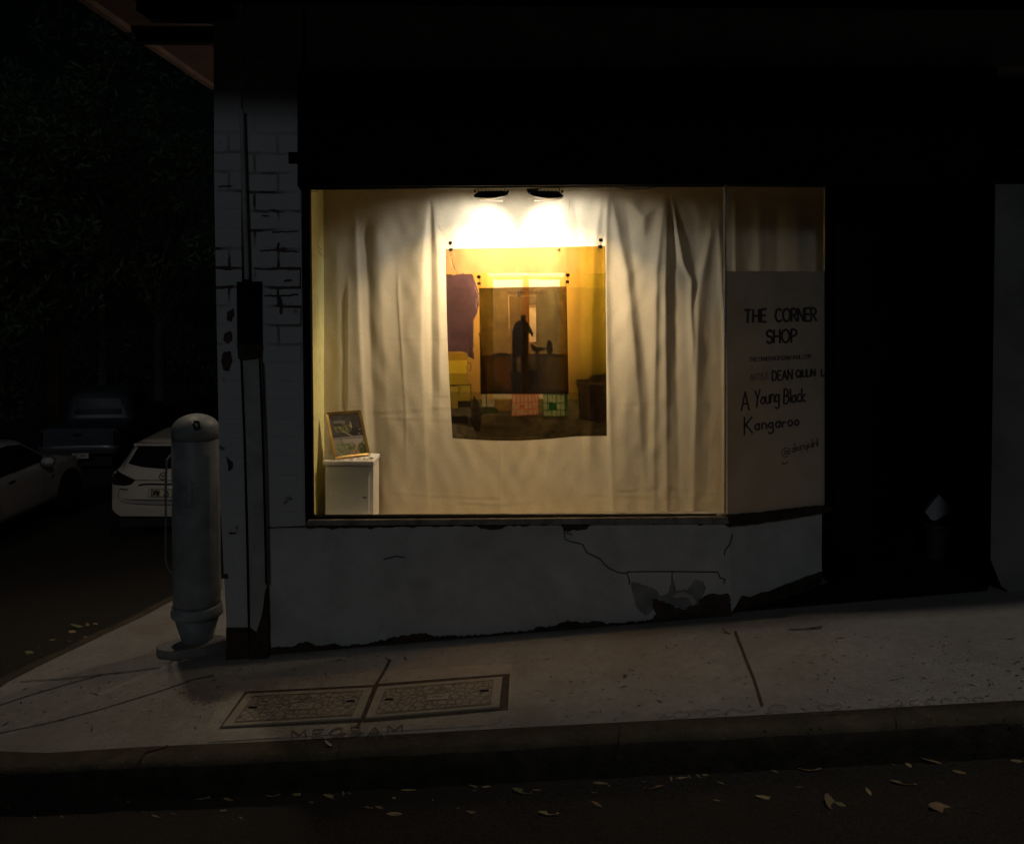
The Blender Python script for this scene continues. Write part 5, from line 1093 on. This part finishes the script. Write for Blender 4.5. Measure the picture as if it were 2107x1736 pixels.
lv += [(*c7(*p[:2]), *p[2:]) for p in [(20, 1180, 40, 10), (150, 1190, 75, 20), (325, 1163, 30, 5), (440, 1168, 90, 10), (590, 1158, 80, 25), (675, 1138, 60, 20), (690, 1210, 40, 5), (810, 1176, 100, 10), (890, 1152, 50, 50), (930, 1148, 30, 20), (1216, 1182, 42, 40), (1310, 1130, 95, 12), (1465, 1190, 38, 70),
       (1055, 1242, 55, 10), (1125, 1242, 65, 20), (1220, 1287, 90, 5), (1725, 1275, 80, 15), (1620, 1245, 40, 5), (1740, 1108, 90, 10), (1735, 1130, 30, 10), (1810, 1110, 55, 5), (2040, 1143, 120, 8), (230, 1306, 36, 30), (120, 1265, 40, 5), (990, 1338, 16, 10)]]
lv = [(u, v, s/2.634/1.1865, a) for u, v, s, a in lv]
l8 = [(c8(x, y)+(s/1.756/1.1865, a)) for x, y, s, a in [(20, 1192, 40, 5), (290, 1163, 60, 10), (325, 1170, 40, 60), (265, 1203, 22, 10), (275, 1252, 55, 40), (70, 1295, 80, 5), (480, 1155, 15, 10), (520, 1182, 75, 8), (595, 1147, 35, 60), (640, 1140, 50, 10), (672, 1135, 26, 50), (712, 1132, 34, 50), (740, 1128, 26, 10), (820, 1165, 60, 10),
      (1042, 1113, 34, 30), (1190, 1106, 85, 3), (1143, 1178, 30, 5), (1440, 1200, 40, 60), (1320, 1255, 40, 25), (1590, 1165, 90, 5), (1610, 1085, 38, 60), (1740, 1072, 130, 10), (1550, 1082, 30, 5), (1830, 1118, 45, 20), (2090, 1072, 60, 5), (790, 1237, 30, 20), (1750, 1273, 90, 3), (1002, 1226, 80, 3)]]
l9 = [(c9(x, y)+(s/3.01/1.1865, a)) for x, y, s, a in [(60, 1415, 48, 60), (255, 1490, 34, 30), (455, 1486, 28, 20), (690, 1368, 50, 10), (870, 1358, 130, 8), (935, 1366, 60, 30), (1470, 1345, 160, 8), (1140, 1482, 70, 20), (1275, 1465, 35, 10), (1770, 1495, 50, 30), (1640, 1443, 50, 5), (215, 285, 70, 10), (290, 240, 35, 70), (385, 188, 50, 5), (580, 95, 140, 15), (640, 80, 60, 40), (700, 70, 50, 20), (530, 130, 60, 10), (640, 170, 60, 5), (510, 195, 30, 10)]]
allL = [(q, gr) for q in lv+l8+l9]
sc7 = []
protos = [leaf_mesh(1, w, c, s) for w, c, s in ((.22, .04, 1), (.3, .08, 2), (.42, .10, 3))]
pm = []
for i, b_ in enumerate(protos):
    for j, mm in enumerate((M_LEAF, M_LEAF2, M_LEAFG)):
        me = bpy.data.meshes.new('fallen_leaf'); b_.to_mesh(me); me.materials.append(mm); me.polygons.foreach_set('use_smooth', [True]*len(me.polygons)); pm.append(me)
    b_.free()
rr = random.Random(9)
for (u, v, s, a), fn in allL:
    p = fn(u, v); dist = (p-CAM).length; ln = s*dist/F*.95
    o = bpy.data.objects.new('fallen_leaf', rr.choice(pm if s > 10 else pm[:6])); C.objects.link(o); o.location = p+Vector((0, 0, .001))
    o.rotation_euler = (rr.uniform(-.2, .2), rr.uniform(-.25, .25), R(90-a*1.4)+rr.uniform(-.15, .15)); o.scale = (ln*1.15, ln, ln)
    kd = {M_LEAF.name: 'pale straw coloured', M_LEAF2.name: 'dull brown', M_LEAFG.name: 'fading green'}[o.data.materials[0].name]; sz_ = 'large' if s > 26 else ('small' if s > 13 else 'tiny')
    where = 'in the gutter of the side street' if v < 1560 else ('close under the black kerb' if v < 1560+90*(1-u/2107)+40 else 'out on the dark road')
    tag(o, f'{sz_} {kd} leaf lying {where}', 'leaf', 'dry leaves scattered on the road')
def special(u, v, ln, rot, m, label, fn=gr, w=.5, curl=.2):
    o = obj('fallen_leaf', leaf_mesh(1, w, curl, 8), m, smooth=True); p = fn(u, v); o.location = p+Vector((0, 0, .003)); o.scale = (ln,)*3; o.rotation_euler = (R(25), R(20), R(rot)); tag(o, label, 'leaf')
special(1706, 1656, .075, 20, M_LEAF2, 'broad curled brown leaf lying alone far out on the road at right', w=.75)
special(676, 1534, .05, 80, M_PAPER, 'small pale curled leaf resting on top of the kerb', fn=lambda u, v: G(u, v, 0.002))
special(1497, 1303, .07, 75, M_LEAF2, 'brown leaf beside the footpath joint at the wall foot', fn=lambda u, v: G(u, v, 0.002), w=.3)
bm = nb(); rr = random.Random(21)
for k in range(900):
    u, v = rr.uniform(-50, 2150), rr.uniform(1300, 1500); 
    p = G(u, v, .003)
    if k > 560: p = G(rr.uniform(-50, 2150), 1560+rr.random()**2*200, -.152)
    if p.y > -.06 and p.x > -1.5: continue
    a = rr.gauss(0, .5)+(rr.random() < .25)*1.5; l = rr.uniform(.004, .016)*(1 if rr.random() > .1 else 2.2); d = Vector((math.cos(a), math.sin(a), .084*math.cos(a)))*l; e = Vector((-d.y, d.x, 0)).normalized()*rr.uniform(.0015, .004)
    vs = [bm.verts.new(q) for q in (p-d, p-e, p+d, p+e)]; bm.faces.new(vs)
o = obj('leaf_litter', bm, mat('litter', (.07, .05, .035), .9, .4, 30)); o['kind'] = 'stuff'; o['label'] = 'fine twigs and specks of litter on the footpath and road'
tw = obj('twig', strokes([[(1624, 1294), (1650, 1293), (1690, 1291)], [(1660, 1293), (1692, 1287)]], 1.6, gmap(.006)), M_ROT); tag(tw, 'thin dark twig on the footpath before the doorway', 'twig')

# ================================================================== TREES
def tree(loc, h, rad_, n, seed, label, lean=0):
    r_ = random.Random(seed); t = thing('gum_tree', label, 'tree', loc, 'street trees up the side street'); base_ = Vector(loc)
    bm = nb(); tube(bm, [base_+Vector((lean*k*.1, 0, h*.5*k/5)) for k in range(6)], .26, 9, .14); tips = []
    for k in range(9):
        a = r_.uniform(0, 6.28); z0 = h*r_.uniform(.3, .5); e = base_+Vector((math.cos(a)*rad_*r_.uniform(.4, .8), math.sin(a)*rad_*r_.uniform(.4, .8), h*r_.uniform(.55, .9)))
        s = base_+Vector((lean*z0/h, 0, z0)); m_ = s.lerp(e, .5)+Vector((0, 0, .3)); tube(bm, [s, m_, e], .09, 6, .02); tips += [e, m_]
    obj('trunk', bm, M_BARK, t)
    cl = [(c+Vector((r_.gauss(0, .7), r_.gauss(0, .7), r_.gauss(0, .5))), r_.uniform(.45, 1.0)) for c in tips for _ in range(3)]
    cl += [(base_+Vector((r_.gauss(0, rad_*.5), r_.gauss(0, rad_*.5), h*r_.uniform(.25, 1.0))), r_.uniform(.4, .9)) for _ in range(30)]
    V_, F_ = [], []
    for _ in range(n):
        c, q = r_.choice(cl); d = Vector((r_.gauss(0, 1), r_.gauss(0, 1), r_.gauss(0, .7))); d = d.normalized()*q*r_.random()**.4; p = c+d
        a = Vector((r_.gauss(0, 1), r_.gauss(0, 1), r_.gauss(-.7, .6))).normalized(); b = a.cross(Vector((r_.gauss(0, 1), r_.gauss(0, 1), r_.gauss(0, 1)))).normalized(); l = r_.uniform(.07, .15); w = l*.28
        s = len(V_); V_ += [p-a*l, p+b*w, p+a*l, p-b*w]; F_.append((s, s+1, s+2, s+3))
    obj('crown', (V_, F_), M_TLEAF, t)
def tz(u, v, y): p = P(u, v, y); return p
for (u, y, h, rd, n, sd2, lb) in [(110, 9, 14.5, 4.0, 18000, 1, 'big dark gum tree above the pale sedan, nearest of the street trees'), (330, 22, 13, 4.4, 12000, 2, 'dark tree rising behind the hatchback beside the wall'), (-60, 6, 10.5, 3.0, 12000, 3, 'dark tree at the very left edge of the photo'), (215, 33, 14, 5.5, 12000, 4, 'farthest dark tree between the pickup and the wagon')]:
    p = P(u, 900, y+9); tree((p.x, y+9, -3.9), h, rd, n, sd2, lb)
hd = nb(); V_, F_ = [], []; r_ = random.Random(5)
for _ in range(14000):
    x = r_.uniform(-36, -4); y = 42+r_.gauss(0, .8); z = -3.6+3.4*r_.random()**.8*(1+.25*math.sin(x*1.3)); p = Vector((x, y, z)); a = Vector((r_.gauss(0, 1), r_.gauss(0, 1), r_.gauss(0, 1))).normalized(); b = a.cross(Vector((0, .3, 1))).normalized(); s = len(V_); V_ += [p-a*.14, p+b*.05, p+a*.14, p-b*.05]; F_.append((s, s+1, s+2, s+3))
hg = obj('hedge', (V_, F_), M_TLEAF); tag(hg, 'dark hedge closing the far end of the side street', 'hedge'); hd.free()

# ================================================================== LAMPS OF THE SIDE STREET (hidden from the photo's viewpoint by the wall)
wl = thing('wall_lamp', 'bulkhead lamp under the side awning round the corner', 'lamp', (-.64, 1.20, 2.6))
obj('lamp_body', lathe(nb(), [(.09, 2.60), (.10, 2.58), (.10, 2.55), (.06, 2.52)], (-.64, 1.20, 0), 20), M_STEEL, wl)
obj('lamp_bowl', lathe(nb(), [(.08, 2.52), (.07, 2.48), (.03, 2.45)], (-.64, 1.20, 0), 20), emis('lamp bowl', (1, .78, .55), .4), wl)
l = bpy.data.lights.new('wall lamp light', 'POINT'); l.energy = 20; l.color = (1, .80, .60); l.shadow_soft_size = .05; o = bpy.data.objects.new('wall_lamp_light', l); C.objects.link(o); o.location = (-.66, 1.22, 2.38)
slp = thing('bracket_lamp', 'lamp on a wall bracket above the side awning round the corner', 'lamp', (-1.0, 1.6, 4.3))
obj('arm', tube(nb(), [(-.82, 1.6, 4.2), (-1.6, 1.7, 4.75), (-2.5, 1.8, 4.7)], .03, 8), M_STEEL, slp)
obj('lamp_head', bx((-2.85, 1.70, 4.66), (-2.35, 1.92, 4.76), .02), M_STEEL, slp)
l = bpy.data.lights.new('bracket lamp light', 'POINT'); l.energy = 85; l.color = (1, .82, .62); l.shadow_soft_size = .10; o = bpy.data.objects.new('bracket_lamp_light', l); C.objects.link(o); o.location = (-2.65, 1.8, 4.52)

fl_ = thing('street_lamp', 'tall street lamp on the kerb with its arm over the road', 'street lamp', (4.6, -1.35, ground(4.6, -1.35)))
g0 = ground(4.6, -1.35)
obj('pole', tube(nb(), [(4.6, -1.35, g0), (4.6, -1.35, 4), (4.6, -1.35, 7.6)], .08, 14, .05), M_STEEL, fl_)
obj('arm', tube(nb(), [(4.6, -1.35, 7.55), (3.6, -1.9, 7.75), (2.6, -2.4, 7.55)], .03, 8), M_STEEL, fl_)
obj('lamp_head', bx((2.05, -2.72, 7.42), (2.7, -2.38, 7.54), .02), M_STEEL, fl_)
